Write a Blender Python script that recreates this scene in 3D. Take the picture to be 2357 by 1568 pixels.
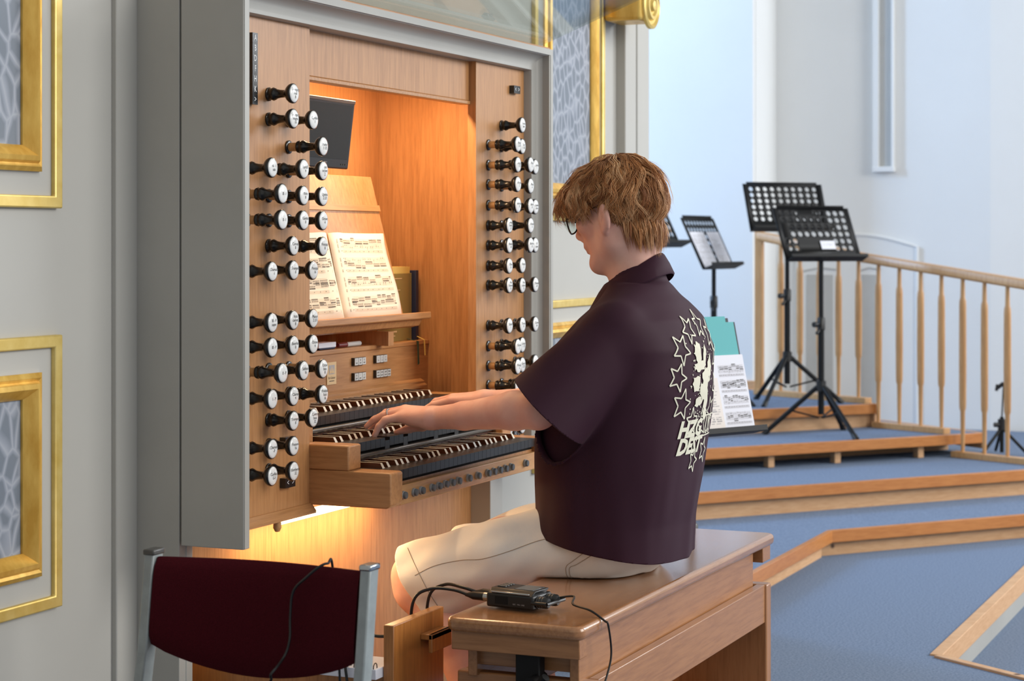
import bpy, bmesh, math, random
import numpy as np
from mathutils import Vector, Matrix, noise
from mathutils.bvhtree import BVHTree

for _o in list(bpy.data.objects):
    bpy.data.objects.remove(_o)
scene = bpy.context.scene
COL = scene.collection
PI = math.pi
rnd = random.Random(7)

# ------------------------------------------------------------------ camera
# world: console face on the plane y = 0 (players sit at y < 0), x runs along the console, z up, metres
CAMX, CAMY, CAMZ = -4.283, -2.132, 1.29
YAW = math.radians(23.25)
FPX, PX0, PY0 = 4589.0, 1178.5, 555.0
cd = bpy.data.cameras.new('camera')
cam = bpy.data.objects.new('camera', cd)
COL.objects.link(cam)
cam.location = (CAMX, CAMY, CAMZ)
cam.rotation_euler = (PI / 2, 0, YAW - PI / 2)
cd.sensor_width = 36.0
cd.lens = 36.0 * FPX / 2357.0
cd.shift_y = -(784.0 - PY0) / 2357.0
cd.clip_start = 0.05
cd.dof.use_dof = True
cd.dof.focus_distance = 4.45
cd.dof.aperture_fstop = 6.3
scene.camera = cam
CY, SY = math.cos(YAW), math.sin(YAW)


def at(px, py, x=None, y=None, z=None):
    """the place in the room seen at a pixel of the photograph, on a given plane"""
    t = (px - PX0) / FPX
    w = (PY0 - py) / FPX
    dx, dy, dz = CY + t * SY, SY - t * CY, w
    if x is not None:
        k = (x - CAMX) / dx
    elif y is not None:
        k = (y - CAMY) / dy
    else:
        k = (z - CAMZ) / dz
    return Vector((CAMX + k * dx, CAMY + k * dy, CAMZ + k * dz))


# ------------------------------------------------------------------ world, daylight, exposure
def lin(h):
    h = h.lstrip('#')
    v = [int(h[i:i + 2], 16) / 255.0 for i in (0, 2, 4)]
    return tuple(a / 12.92 if a <= 0.04045 else ((a + 0.055) / 1.055) ** 2.4 for a in v) + (1.0,)


world = bpy.data.worlds.new('hall_daylight')
scene.world = world
world.use_nodes = True
bg = world.node_tree.nodes['Background']
bg.inputs[0].default_value = lin('#f4f3f0')
bg.inputs[1].default_value = 0.60


def area(name, loc, target, sx, sy, power, col):
    ld = bpy.data.lights.new(name, 'AREA')
    ld.shape = 'RECTANGLE'
    ld.size, ld.size_y = sx, sy
    ld.energy = power
    ld.color = lin(col)[:3]
    o = bpy.data.objects.new(name, ld)
    COL.objects.link(o)
    o.location = loc
    d = Vector(target) - Vector(loc)
    o.rotation_euler = d.to_track_quat('-Z', 'Y').to_euler()
    return o


# church windows outside the picture: along the nave opposite the organ, and one in the bay round the corner of the organ wall
area('window_nave_offscreen', (1.5, -8.5, 4.2), (0.5, 0.0, 0.9), 5.0, 4.0, 540, '#fbf8f2')
area('window_nave_far_offscreen', (8.5, -7.0, 4.5), (7.0, 1.0, 0.8), 4.0, 3.5, 660, '#f4f8fc')
area('window_bay_offscreen', (4.6, 4.17, 2.9), (5.6, 0.0, 2.2), 1.2, 2.2, 290, '#a8d0ff')

scene.view_settings.view_transform = 'Standard'
scene.view_settings.look = 'None'
scene.view_settings.gamma = 1.0
scene.view_settings.use_curve_mapping = False
scene.view_settings.exposure = 0.0


# ------------------------------------------------------------------ builders
class B:
    """collects shapes into one bmesh"""

    def __init__(self):
        self.bm = bmesh.new()
        self.mi = 0

    def face(self, vs):
        try:
            f = self.bm.faces.new(vs)
            f.material_index = self.mi
            return f
        except ValueError:
            return None

    def v(self, p):
        return self.bm.verts.new(p)

    def box(self, x0, x1, y0, y1, z0, z1, M=None):
        P = [Vector((x, y, z)) for z in (z0, z1) for y in (y0, y1) for x in (x0, x1)]
        if M is not None:
            P = [M @ p for p in P]
        a = [self.v(p) for p in P]
        for q in ((0, 2, 3, 1), (4, 5, 7, 6), (0, 1, 5, 4), (2, 6, 7, 3), (0, 4, 6, 2), (1, 3, 7, 5)):
            self.face([a[i] for i in q])
        return self

    def prism(self, poly, off, M=None):
        """poly: 3d points of one face, off: extrusion vector"""
        off = Vector(off)
        P = [Vector(p) for p in poly]
        Q = [p + off for p in P]
        if M is not None:
            P = [M @ p for p in P]
            Q = [M @ p for p in Q]
        a = [self.v(p) for p in P]
        b = [self.v(p) for p in Q]
        n = len(a)
        self.face(a)
        self.face(b[::-1])
        for i in range(n):
            self.face([a[i], a[(i + 1) % n], b[(i + 1) % n], b[i]])
        return self

    def rings(self, R, close=True, cap=True):
        V = [[self.v(p) for p in r] for r in R]
        n = len(V[0])
        for k in range(len(V) - 1):
            for i in range(n if close else n - 1):
                j = (i + 1) % n
                self.face([V[k][i], V[k][j], V[k + 1][j], V[k + 1][i]])
        if cap and close:
            self.face(V[0][::-1])
            self.face(V[-1])
        return self

    def tube(self, pts, r, n=8, cap=True):
        pts = [Vector(p) for p in pts]
        R = []
        up = Vector((0, 0, 1))
        for i, p in enumerate(pts):
            d = (pts[min(i + 1, len(pts) - 1)] - pts[max(i - 1, 0)]).normalized()
            s = d.cross(up)
            if s.length < 1e-3:
                s = d.cross(Vector((1, 0, 0)))
            s.normalize()
            t = s.cross(d)
            up = t
            rr = r[i] if isinstance(r, (list, tuple)) else r
            R.append([p + (s * math.cos(2 * PI * k / n) + t * math.sin(2 * PI * k / n)) * rr for k in range(n)])
        return self.rings(R, True, cap)

    def lathe(self, prof, org=(0, 0, 0), axis='y-', n=20, cap=True):
        """prof: (distance along axis, radius)"""
        R = []
        for d, r in prof:
            ring = []
            for k in range(n):
                a = 2 * PI * k / n
                c, s = r * math.cos(a), r * math.sin(a)
                p = {'y-': (c, -d, s), 'y+': (-c, d, s), 'z+': (c, s, d), 'x+': (d, c, s), 'x-': (-d, -c, s)}[axis]
                ring.append(Vector(org) + Vector(p))
            R.append(ring)
        return self.rings(R, True, cap)

    def ellipsoid(self, c, r, n=16, m=10):
        R = []
        for k in range(m + 1):
            th = PI * (k + 0.02) / (m + 0.04)
            R.append([Vector(c) + Vector((r[0] * math.sin(th) * math.cos(2 * PI * i / n), r[1] * math.sin(th) * math.sin(2 * PI * i / n), r[2] * math.cos(th))) for i in range(n)])
        return self.rings(R)


def wloc(o):
    p = Vector((0, 0, 0))
    while o is not None:
        p += Vector(o.location)
        o = o.parent
    return p


def obj(name, b, mats, parent=None, bevel=0.0, seg=2, sharp=0.7, loc=None, local=False, rot=None):
    """link one mesh. Default: vertices are in room coordinates; local=True: relative to the parent at loc"""
    if isinstance(b, B):
        me = bpy.data.meshes.new(name)
        bmesh.ops.recalc_face_normals(b.bm, faces=b.bm.faces)
        b.bm.to_mesh(me)
        b.bm.free()
        if not isinstance(mats, (list, tuple)):
            mats = [mats]
        for m in mats:
            me.materials.append(m)
        if sharp is not None:
            me.shade_smooth()
            me.set_sharp_from_angle(angle=sharp)
    else:
        me = b
    o = bpy.data.objects.new(name, me)
    COL.objects.link(o)
    if parent is not None:
        o.parent = parent
    if local:
        o.location = loc if loc is not None else (0, 0, 0)
    else:
        o.location = (Vector(loc) if loc is not None else Vector((0, 0, 0))) - (wloc(parent) if parent is not None else Vector((0, 0, 0)))
    if rot is not None:
        o.rotation_euler = rot
    if bevel:
        m = o.modifiers.new('edge', 'BEVEL')
        m.width = bevel
        m.segments = seg
        m.limit_method = 'ANGLE'
        m.angle_limit = 0.6
        m.harden_normals = False
    return o


def tag(o, label, cat, group=None):
    o['label'] = label
    o['category'] = cat
    if group:
        o['group'] = group
    return o


def thing(name, label, cat, loc=(0, 0, 0), rotz=0.0, group=None):
    o = bpy.data.objects.new(name, None)
    COL.objects.link(o)
    o.location = loc
    o.rotation_euler = (0, 0, rotz)
    o.empty_display_size = 0.1
    return tag(o, label, cat, group)


def struct(o):
    o['kind'] = 'structure'
    return o


def copy_tree(o, parent=None):
    c = o.copy()
    COL.objects.link(c)
    c.parent = parent
    for ch in list(o.children):
        copy_tree(ch, c)
    return c


# ------------------------------------------------------------------ materials
def mat(name, col, rough=0.5, metal=0.0, spec=0.5, coat=0.0, sheen=0.0, bump=0.0, bscale=200.0, var=0.0, vscale=6.0, stretch=(1, 1, 1), col2=None, sub=0.0, emit=None, estr=0.0):
    m = bpy.data.materials.new(name)
    m.use_nodes = True
    nt = m.node_tree
    p = nt.nodes['Principled BSDF']
    c = lin(col)
    p.inputs['Base Color'].default_value = c
    p.inputs['Roughness'].default_value = rough
    p.inputs['Metallic'].default_value = metal
    p.inputs['Specular IOR Level'].default_value = spec
    p.inputs['Coat Weight'].default_value = coat
    p.inputs['Coat Roughness'].default_value = 0.12
    p.inputs['Sheen Weight'].default_value = sheen
    if sub:
        p.inputs['Subsurface Weight'].default_value = sub
        p.inputs['Subsurface Radius'].default_value = (0.012, 0.005, 0.003)
        p.inputs['Subsurface Scale'].default_value = 0.6
    if emit:
        p.inputs['Emission Color'].default_value = lin(emit)
        p.inputs['Emission Strength'].default_value = estr
    tc = nt.nodes.new('ShaderNodeTexCoord')
    if col2 or var:
        mp = nt.nodes.new('ShaderNodeMapping')
        mp.inputs['Scale'].default_value = stretch
        nt.links.new(tc.outputs['Object'], mp.inputs[0])
        nz = nt.nodes.new('ShaderNodeTexNoise')
        nz.inputs['Scale'].default_value = vscale
        nz.inputs['Detail'].default_value = 6
        nz.inputs['Roughness'].default_value = 0.6
        nt.links.new(mp.outputs[0], nz.inputs['Vector'])
        rp = nt.nodes.new('ShaderNodeValToRGB')
        rp.color_ramp.elements[0].position = 0.32
        rp.color_ramp.elements[1].position = 0.68
        if col2:
            rp.color_ramp.elements[0].color = lin(col2)
            rp.color_ramp.elements[1].color = c
        else:
            rp.color_ramp.elements[0].color = tuple(a * (1 - var) for a in c[:3]) + (1,)
            rp.color_ramp.elements[1].color = tuple(min(1, a * (1 + var)) for a in c[:3]) + (1,)
        nt.links.new(nz.outputs[0], rp.inputs[0])
        nt.links.new(rp.outputs[0], p.inputs['Base Color'])
    if bump:
        n2 = nt.nodes.new('ShaderNodeTexNoise')
        n2.inputs['Scale'].default_value = bscale
        n2.inputs['Detail'].default_value = 4
        mp2 = nt.nodes.new('ShaderNodeMapping')
        mp2.inputs['Scale'].default_value = stretch
        nt.links.new(tc.outputs['Object'], mp2.inputs[0])
        nt.links.new(mp2.outputs[0], n2.inputs['Vector'])
        bp = nt.nodes.new('ShaderNodeBump')
        bp.inputs['Strength'].default_value = bump
        bp.inputs['Distance'].default_value = 0.004
        nt.links.new(n2.outputs[0], bp.inputs['Height'])
        nt.links.new(bp.outputs[0], p.inputs['Normal'])
    return m


def wood(name, light, dark, grain=(18, 18, 1.2), rough=0.42, coat=0.15, scale=7.0, knots=False):
    """grain: object-space stretch; the small number is along the fibre"""
    m = bpy.data.materials.new(name)
    m.use_nodes = True
    nt = m.node_tree
    L = nt.links
    p = nt.nodes['Principled BSDF']
    p.inputs['Roughness'].default_value = rough
    p.inputs['Coat Weight'].default_value = coat
    p.inputs['Coat Roughness'].default_value = 0.2
    tc = nt.nodes.new('ShaderNodeTexCoord')
    mp = nt.nodes.new('ShaderNodeMapping')
    mp.inputs['Scale'].default_value = grain
    L.new(tc.outputs['Object'], mp.inputs[0])
    n1 = nt.nodes.new('ShaderNodeTexNoise')
    n1.inputs['Scale'].default_value = scale
    n1.inputs['Detail'].default_value = 8
    n1.inputs['Roughness'].default_value = 0.65
    n1.inputs['Distortion'].default_value = 0.25
    L.new(mp.outputs[0], n1.inputs['Vector'])
    n2 = nt.nodes.new('ShaderNodeTexNoise')
    n2.inputs['Scale'].default_value = 1.6
    n2.inputs['Detail'].default_value = 3
    L.new(tc.outputs['Object'], n2.inputs['Vector'])
    mx = nt.nodes.new('ShaderNodeMath')
    mx.operation = 'MULTIPLY_ADD'
    mx.inputs[1].default_value = 0.35
    L.new(n2.outputs[0], mx.inputs[0])
    L.new(n1.outputs[0], mx.inputs[2])
    rp = nt.nodes.new('ShaderNodeValToRGB')
    e = rp.color_ramp.elements
    e[0].position, e[0].color = 0.42, lin(dark)
    e[1].position, e[1].color = 0.78, lin(light)
    L.new(mx.outputs[0], rp.inputs[0])
    out = rp.outputs[0]
    if knots:
        vo = nt.nodes.new('ShaderNodeTexVoronoi')
        vo.inputs['Scale'].default_value = 5.0
        L.new(tc.outputs['Object'], vo.inputs['Vector'])
        r2 = nt.nodes.new('ShaderNodeValToRGB')
        r2.color_ramp.elements[0].position, r2.color_ramp.elements[0].color = 0.03, lin('#5a4030')
        r2.color_ramp.elements[1].position, r2.color_ramp.elements[1].color = 0.07, (1, 1, 1, 1)
        L.new(vo.outputs['Distance'], r2.inputs[0])
        mm = nt.nodes.new('ShaderNodeMix')
        mm.data_type = 'RGBA'
        mm.blend_type = 'MULTIPLY'
        mm.inputs[0].default_value = 1.0
        L.new(out, mm.inputs[6])
        L.new(r2.outputs[0], mm.inputs[7])
        out = mm.outputs[2]
    L.new(out, p.inputs['Base Color'])
    bp = nt.nodes.new('ShaderNodeBump')
    bp.inputs['Strength'].default_value = 0.06
    bp.inputs['Distance'].default_value = 0.002
    L.new(n1.outputs[0], bp.inputs['Height'])
    L.new(bp.outputs[0], p.inputs['Normal'])
    return m


M = {}
M['oak'] = wood('console_oak', '#b98656', '#9c6b40')
M['oak_x'] = wood('console_oak_crosswise', '#b98656', '#9c6b40', grain=(1.2, 18, 18))
M['oak_in'] = wood('recess_veneer', '#b98656', '#9c6b40')
M['cheek'] = wood('cheek_oak', '#b98656', '#9c6b40', grain=(18, 1.2, 18))
M['slip'] = wood('pale_key_slip', '#c99a66', '#b3804c', grain=(1.2, 18, 18))
M['knee'] = wood('knee_panel_veneer', '#b98656', '#9c6b40')
M['bench'] = wood('bench_beech', '#a8754a', '#8a5a36', grain=(1.2, 18, 18), rough=0.2, coat=0.7)
M['bench_d'] = wood('bench_beech_side', '#a8754a', '#8a5a36', grain=(1.2, 18, 18), rough=0.38, coat=0.3)
M['bench_y'] = wood('bench_beech_crosswise', '#a8754a', '#8a5a36', grain=(18, 1.2, 18), rough=0.34, coat=0.3)
M['bench_v'] = wood('bench_beech_upright', '#a8754a', '#8a5a36', rough=0.38, coat=0.3)
M['gate'] = wood('gate_beech', '#b5763a', '#945a28', rough=0.35, coat=0.3)
M['trim'] = wood('riser_edge_trim', '#bf7c3e', '#a8652a', grain=(2, 2, 18), rough=0.4, coat=0.3)
M['pine'] = wood('riser_pine', '#cfa57c', '#bb8d62', grain=(2, 2, 18), rough=0.55, coat=0.0, knots=True)
M['rail'] = wood('railing_pine', '#d0a06a', '#b88450', rough=0.45, coat=0.2)
M['grey'] = mat('console_grey_paint', '#a8a7a2', 0.45, var=0.05, vscale=3, bump=0.03, bscale=300)
M['grey_l'] = mat('frame_grey_paint', '#a8a7a2', 0.45, var=0.04, vscale=4)
M['wall'] = mat('grey_wall_paint', '#b4b3ae', 0.75, var=0.03, vscale=2, bump=0.03, bscale=120)
M['plaster'] = mat('white_plaster', '#e4e6e6', 0.85, var=0.02, vscale=1.3, bump=0.04, bscale=60)
M['plaster_g'] = mat('grey_door_paint', '#b9bab8', 0.7, var=0.03)
M['black'] = mat('ebonised_black', '#0c0b0b', 0.28, coat=0.3)
M['ebony'] = mat('ebony_keys', '#1b1918', 0.36, var=0.25, vscale=40, stretch=(1, 0.05, 1))
M['bone'] = mat('bone_key_top', '#d9d0bd', 0.25, coat=0.4)
M['rosew'] = wood('sharp_key_rosewood', '#5c2f18', '#3a1a0c', grain=(18, 1, 18), rough=0.35)
M['porc'] = mat('porcelain_face', '#e8e9e8', 0.12, coat=0.6)
M['ink'] = mat('black_lettering', '#1a1818', 0.5)
M['white_ink'] = mat('white_lettering', '#e8e8ea', 0.5)
M['button'] = mat('black_button', '#1d1f22', 0.22, coat=0.3)
M['wbutton'] = mat('pale_button', '#c9c9c6', 0.3)
M['piston'] = mat('slate_piston', '#565b60', 0.35)
M['piston_r'] = mat('piston_ring', '#8e9092', 0.3)
M['matt_black'] = mat('matt_near_black', '#0a0807', 0.9)  # plain near-black under the keys and in the recorder slot
M['cream'] = mat('cream_plate', '#d8b88a', 0.6)
M['screen'] = mat('dark_screen', '#17130f', 0.18)
M['plastic'] = mat('black_plastic', '#141414', 0.4)
M['plastic_g'] = mat('grey_plastic', '#4b4a48', 0.35)
M['paper'] = mat('score_paper', '#efe3cc', 0.8, var=0.02, vscale=8)
M['sheet'] = mat('white_paper', '#e2e4ee', 0.8)
M['print'] = mat('music_print', '#3a3430', 0.8)
M['print_g'] = mat('grey_print', '#a9a6a8', 0.8)
M['staff'] = mat('staff_line_print', '#b9ab98', 0.8)
M['olive'] = mat('olive_cover', '#8a7d4a', 0.22, coat=0.5)
M['navy'] = mat('navy_cover', '#1c2340', 0.5)
M['yellow'] = mat('cream_page_block', '#d9bd6a', 0.8)
M['green'] = mat('green_ribbon', '#2c4a3a', 0.7)
M['teal'] = mat('teal_cover', '#3fa3a8', 0.55)
M['metal_b'] = mat('black_coated_metal', '#0b0b0c', 0.55, spec=0.3)
M['chrome'] = mat('bright_metal', '#b9bcbe', 0.2, metal=1.0)
M['brushed'] = mat('brushed_steel', '#6e6862', 0.4, metal=0.7)
M['silver'] = mat('silver_ring', '#d8d8d8', 0.15, metal=1.0)
M['chairm'] = mat('painted_grey_tube', '#8f9798', 0.35, var=0.12, vscale=30, coat=0.3)
M['maroon'] = mat('maroon_weave', '#420c15', 0.95, spec=0.12, var=0.25, vscale=500, bump=0.5, bscale=900)
M['carpet'] = mat('blue_carpet', '#7a8aa3', 0.98, col2='#54667f', vscale=130, bump=0.35, bscale=500)
M['cable'] = mat('black_cable', '#0d0d0e', 0.4)
M['skin'] = mat('skin', '#e9bcab', 0.5, col2='#dda595', vscale=14, sub=0.10, bump=0.04, bscale=500)
M['skin'].node_tree.nodes['Principled BSDF'].inputs['Specular IOR Level'].default_value = 0.35
M['hair_b'] = mat('auburn_hair_base', '#a56d42', 0.7, var=0.3, vscale=60)
M['shirt'] = mat('plum_shirt_fabric', '#331626', 0.68, spec=0.22, sheen=0.02, bump=0.12, bscale=1500, var=0.06, vscale=7)
M['shirtprint'] = mat('cream_shirt_print', '#d9d6c2', 0.7)
M['shorts'] = mat('cream_cotton_twill', '#ecebe6', 0.85, var=0.04, vscale=7, bump=0.15, bscale=900, sheen=0.1)
M['seam'] = mat('seam_thread', '#a79b8b', 0.9)
M['lens_rim'] = mat('black_spectacle_frame', '#0c0c0d', 0.3)
M['lampw'] = mat('warm_tube', '#fff0d0', 0.5, emit='#ffd9a0', estr=9.0)
M['shoe'] = mat('black_shoe', '#151414', 0.4)


def hair_material():
    m = bpy.data.materials.new('auburn_hair')
    m.use_nodes = True
    nt = m.node_tree
    p = nt.nodes['Principled BSDF']
    p.inputs['Roughness'].default_value = 0.42
    p.inputs['Specular IOR Level'].default_value = 0.35
    at_ = nt.nodes.new('ShaderNodeAttribute')
    at_.attribute_name = 'shade'
    rp = nt.nodes.new('ShaderNodeValToRGB')
    e = rp.color_ramp.elements
    e[0].position, e[0].color = 0.0, lin('#85502c')
    e[1].position, e[1].color = 1.0, lin('#e8bd90')
    k = e.new(0.5)
    k.color = lin('#bf8552')
    nt.links.new(at_.outputs['Fac'], rp.inputs[0])
    nt.links.new(rp.outputs[0], p.inputs['Base Color'])
    return m


M['hair'] = hair_material()


def gold_material():
    m = mat('gilding', '#efc668', 0.32, metal=0.42, col2='#cc9a3c', vscale=25, stretch=(1, 1, 0.3), bump=0.15, bscale=60)
    return m


M['gold'] = gold_material()
M['gold_l'] = mat('pale_gilding', '#e6cd80', 0.38, metal=0.45, col2='#d3b45e', vscale=18)


def marble_material():
    m = bpy.data.materials.new('blue_grey_painted_marbling')
    m.use_nodes = True
    nt = m.node_tree
    L = nt.links
    p = nt.nodes['Principled BSDF']
    p.inputs['Roughness'].default_value = 0.55
    tc = nt.nodes.new('ShaderNodeTexCoord')
    mp = nt.nodes.new('ShaderNodeMapping')
    mp.inputs['Scale'].default_value = (1, 1, 0.6)
    mp.inputs['Rotation'].default_value = (0, 0.25, 0)
    L.new(tc.outputs['Object'], mp.inputs[0])
    nz = nt.nodes.new('ShaderNodeTexNoise')
    nz.inputs['Scale'].default_value = 9
    L.new(mp.outputs[0], nz.inputs['Vector'])
    ad = nt.nodes.new('ShaderNodeVectorMath')
    ad.operation = 'MULTIPLY_ADD'
    ad.inputs[1].default_value = (0.035, 0.035, 0.035)
    L.new(nz.outputs['Color'], ad.inputs[0])
    L.new(mp.outputs[0], ad.inputs[2])
    vo = nt.nodes.new('ShaderNodeTexVoronoi')
    vo.feature = 'DISTANCE_TO_EDGE'
    vo.inputs['Scale'].default_value = 30
    L.new(ad.outputs[0], vo.inputs['Vector'])
    rp = nt.nodes.new('ShaderNodeValToRGB')
    e = rp.color_ramp.elements
    e[0].position, e[0].color = 0.0, lin('#9da3af')
    e[1].position, e[1].color = 0.20, lin('#6c7683')
    k = e.new(0.07)
    k.color = lin('#8b93a1')
    L.new(vo.outputs['Distance'], rp.inputs[0])
    L.new(rp.outputs[0], p.inputs['Base Color'])
    return m


M['marble'] = marble_material()


def glass_material():
    m = bpy.data.materials.new('clear_sheet_glass')
    m.use_nodes = True
    nt = m.node_tree
    nt.nodes.remove(nt.nodes['Principled BSDF'])
    out = nt.nodes['Material Output']
    tr = nt.nodes.new('ShaderNodeBsdfTransparent')
    tr.inputs[0].default_value = (0.90, 0.94, 0.92, 1)
    gl = nt.nodes.new('ShaderNodeBsdfGlossy')
    gl.inputs['Roughness'].default_value = 0.02
    # Schlick reflectance, the same from either side of the sheet
    ge = nt.nodes.new('ShaderNodeNewGeometry')
    dt = nt.nodes.new('ShaderNodeVectorMath')
    dt.operation = 'DOT_PRODUCT'
    nt.links.new(ge.outputs['Normal'], dt.inputs[0])
    nt.links.new(ge.outputs['Incoming'], dt.inputs[1])
    prev = dt.outputs['Value']
    for op, v in (('ABSOLUTE', 0), ('SUBTRACT', None), ('POWER', 5.0), ('MULTIPLY', 0.96), ('ADD', 0.04)):
        mn = nt.nodes.new('ShaderNodeMath')
        mn.operation = op
        if op == 'SUBTRACT':
            mn.inputs[0].default_value = 1.0
            nt.links.new(prev, mn.inputs[1])
        else:
            nt.links.new(prev, mn.inputs[0])
            mn.inputs[1].default_value = v
        prev = mn.outputs[0]
    mx = nt.nodes.new('ShaderNodeMixShader')
    nt.links.new(prev, mx.inputs[0])
    nt.links.new(tr.outputs[0], mx.inputs[1])
    nt.links.new(gl.outputs[0], mx.inputs[2])
    nt.links.new(mx.outputs[0], out.inputs[0])
    return m


M['glass'] = glass_material()

_txt = {}


def text_mesh(s, size, m, squeeze=1.0, shear=0.0, bold=0.0):
    """lettering as a flat mesh in the xz plane, facing -y, centred"""
    key = (s, size, m.name, squeeze, shear, bold)
    if key in _txt:
        return _txt[key]
    cu = bpy.data.curves.new('lettering', 'FONT')
    cu.body = s
    cu.size = size
    cu.align_x = 'CENTER'
    cu.align_y = 'CENTER'
    cu.space_line = 0.85
    cu.shear = shear
    cu.resolution_u = 2
    cu.offset = bold
    o = bpy.data.objects.new('lettering', cu)
    COL.objects.link(o)
    dg = bpy.context.evaluated_depsgraph_get()
    me = bpy.data.meshes.new_from_object(o.evaluated_get(dg))
    bpy.data.objects.remove(o)
    me.transform(Matrix(((squeeze, 0, 0, 0), (0, 0, -1, 0), (0, 1, 0, 0), (0, 0, 0, 1))))
    me.materials.clear()
    me.materials.append(m)
    _txt[key] = me
    return me
# ================================================================== the room
WALLY = 0.204


def quad_floor(name, polys, z0, z1, m):
    b = B()
    for poly in polys:
        b.prism([(p[0], p[1], z1) for p in poly], (0, 0, z0 - z1))
    return struct(obj(name, b, m))


# pit corner in the carpeted floor, lower floor beyond
PITX, PITY = 1.927, -0.913
PD = Vector((-0.575, -0.818))
pk = Vector((PITX, PITY)) + PD * 5.0
quad_floor('floor', [[(-7, PITY), (14, PITY), (14, 3.5), (-7, 3.5)], [(-7, PITY), (-7, pk.y), (pk.x, pk.y), (PITX, PITY)]], -0.3, 0.0, M['carpet'])
quad_floor('floor_lower', [[(PITX - 6, PITY), (14, PITY), (14, -12), (PITX - 6, -12)]], -0.5, -0.115, M['carpet'])
b = B()
b.box(PITX - 0.0, 9.0, PITY - 0.004, PITY + 0.035, -0.058, 0.006)
struct(obj('trim_1', b, M['pine'], bevel=0.002))
b = B()
b.box(PITX + 0.02, 9.0, PITY - 0.001, PITY + 0.02, -0.12, -0.058)
struct(obj('trim_2', b, M['grey'], bevel=0.002))
b = B()
nrm = Vector((-PD.y, PD.x))
if nrm.x > 0:
    nrm = -nrm
q0, q1 = Vector((PITX, PITY)), Vector((PITX, PITY)) + PD * 4.0
b.prism([(q0.x, q0.y, 0.008), (q1.x, q1.y, 0.008), (q1.x + nrm.x * 0.03, q1.y + nrm.y * 0.03, 0.008), (q0.x + nrm.x * 0.03, q0.y + nrm.y * 0.03, 0.008)], (0, 0, -0.1))
struct(obj('trim_3', b, M['pine'], bevel=0.002))

b = B()
b.box(-6.0, -0.822, WALLY, 0.5, 0, 4.2)
struct(obj('wall_left', b, M['wall']))
b = B()
b.box(0.822, 2.30, WALLY, 0.5, 0, 4.2)
struct(obj('wall_right', b, M['wall']))
b = B()
b.box(-0.822, 0.822, WALLY, 0.5, 1.78, 4.2)
struct(obj('wall_upper', b, M['wall']))
# flat pilaster strips beside the console
pxl = at(257, 800, y=WALLY).x
b = B()
b.box(pxl, -0.822, WALLY - 0.012, WALLY + 0.05, 0, 4.2)
struct(obj('trim_4', b, M['wall'], bevel=0.003))
b = B()
b.box(at(1427, 300, y=0.19).x, at(1452, 300, y=0.19).x, 0.17, 0.25, 0, 4.2)
struct(obj('trim_5', b, M['wall'], bevel=0.004))
b = B()
b.box(at(1458, 300, y=0.2).x, 2.33, 0.185, 0.5, 0, 4.2)
struct(obj('trim_6', b, M['wall'], bevel=0.004))

# far end of the hall: lit bay, its return, the white end wall, a slightly angled further wall
BX, BY = 6.62, 1.07
WX = 7.10
b = B()
b.box(BX, BX + 0.6, BY, 4.2, 0, 4.6)
struct(obj('wall_bay', b, M['plaster']))
b = B()
b.box(2.3, BX, 4.2, 4.4, 0, 4.6)
b.box(2.1, 2.3, 0.5, 4.4, 0, 4.6)
struct(obj('wall_bay_rear', b, M['plaster']))
b = B()
b.box(BX + 0.05, WX, BY - 0.004, BY + 0.3, 0, 4.6)
struct(obj('wall_return', b, M['plaster']))
ye = at(2280, 300, x=WX).y
b = B()
b.box(WX, WX + 0.3, ye, BY + 0.3, 0, 4.6)
struct(obj('wall_back', b, M['plaster']))
b = B()
b.prism([(WX, ye, 0), (WX + 0.6, ye - 3.4, 0), (WX + 0.9, ye - 3.4, 0), (WX + 0.3, ye, 0)], (0, 0, 4.6))
struct(obj('wall_back_angled', b, M['plaster']))
b = B()
b.box(BX - 0.03, BX, BY - 0.02, 4.2, 0.0, 0.50)
struct(obj('baseboard_bay', b, M['pine'], bevel=0.004))


# gilded wall panels
def ring_rect(b, x0, x1, z0, z1, prof):
    """prof: (inset, y) outline of a mitred frame section"""
    R = []
    for (cx, cz, sx, sz) in ((x0, z0, 1, 1), (x1, z0, -1, 1), (x1, z1, -1, -1), (x0, z1, 1, -1)):
        R.append([Vector((cx + sx * e, y, cz + sz * e)) for e, y in prof])
    R.append(R[0])
    V = [[b.v(p) for p in r] for r in R[:4]]
    n = len(prof)
    for k in range(4):
        for i in range(n):
            j = (i + 1) % n
            b.face([V[k][i], V[k][j], V[(k + 1) % 4][j], V[(k + 1) % 4][i]])


def wall_panel(x0, x1, z0, z1, label):
    t = thing('gilded_wall_panel', label, 'panel', ((x0 + x1) / 2, WALLY, z0))
    Y = WALLY
    b = B()
    ring_rect(b, x0, x1, z0, z1, [(0, Y + 0.002), (0, Y - 0.014), (0.024, Y - 0.014), (0.024, Y + 0.002)])
    obj('outer_moulding', b, M['gold_l'], t, bevel=0.003)
    b = B()
    ring_rect(b, x0, x1, z0, z1, [(0.024, Y + 0.002), (0.024, Y - 0.004), (0.058, Y - 0.002), (0.072, Y - 0.012), (0.072, Y + 0.002)])
    obj('sloped_border', b, M['wall'], t)
    b = B()
    P = [(0.069, Y + 0.002), (0.069, Y - 0.016), (0.078, Y - 0.022), (0.084, Y - 0.019), (0.089, Y - 0.027), (0.098, Y - 0.030), (0.104, Y - 0.024), (0.112, Y - 0.016), (0.118, Y - 0.008), (0.118, Y + 0.002)]
    ring_rect(b, x0, x1, z0, z1, P)
    obj('picture_moulding', b, M['gold'], t, sharp=0.5)
    b = B()
    b.box(x0 + 0.117, x1 - 0.117, Y - 0.003, Y + 0.001, z0 + 0.117, z1 - 0.117)
    obj('marbled_field', b, M['marble'], t)
    return t


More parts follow.
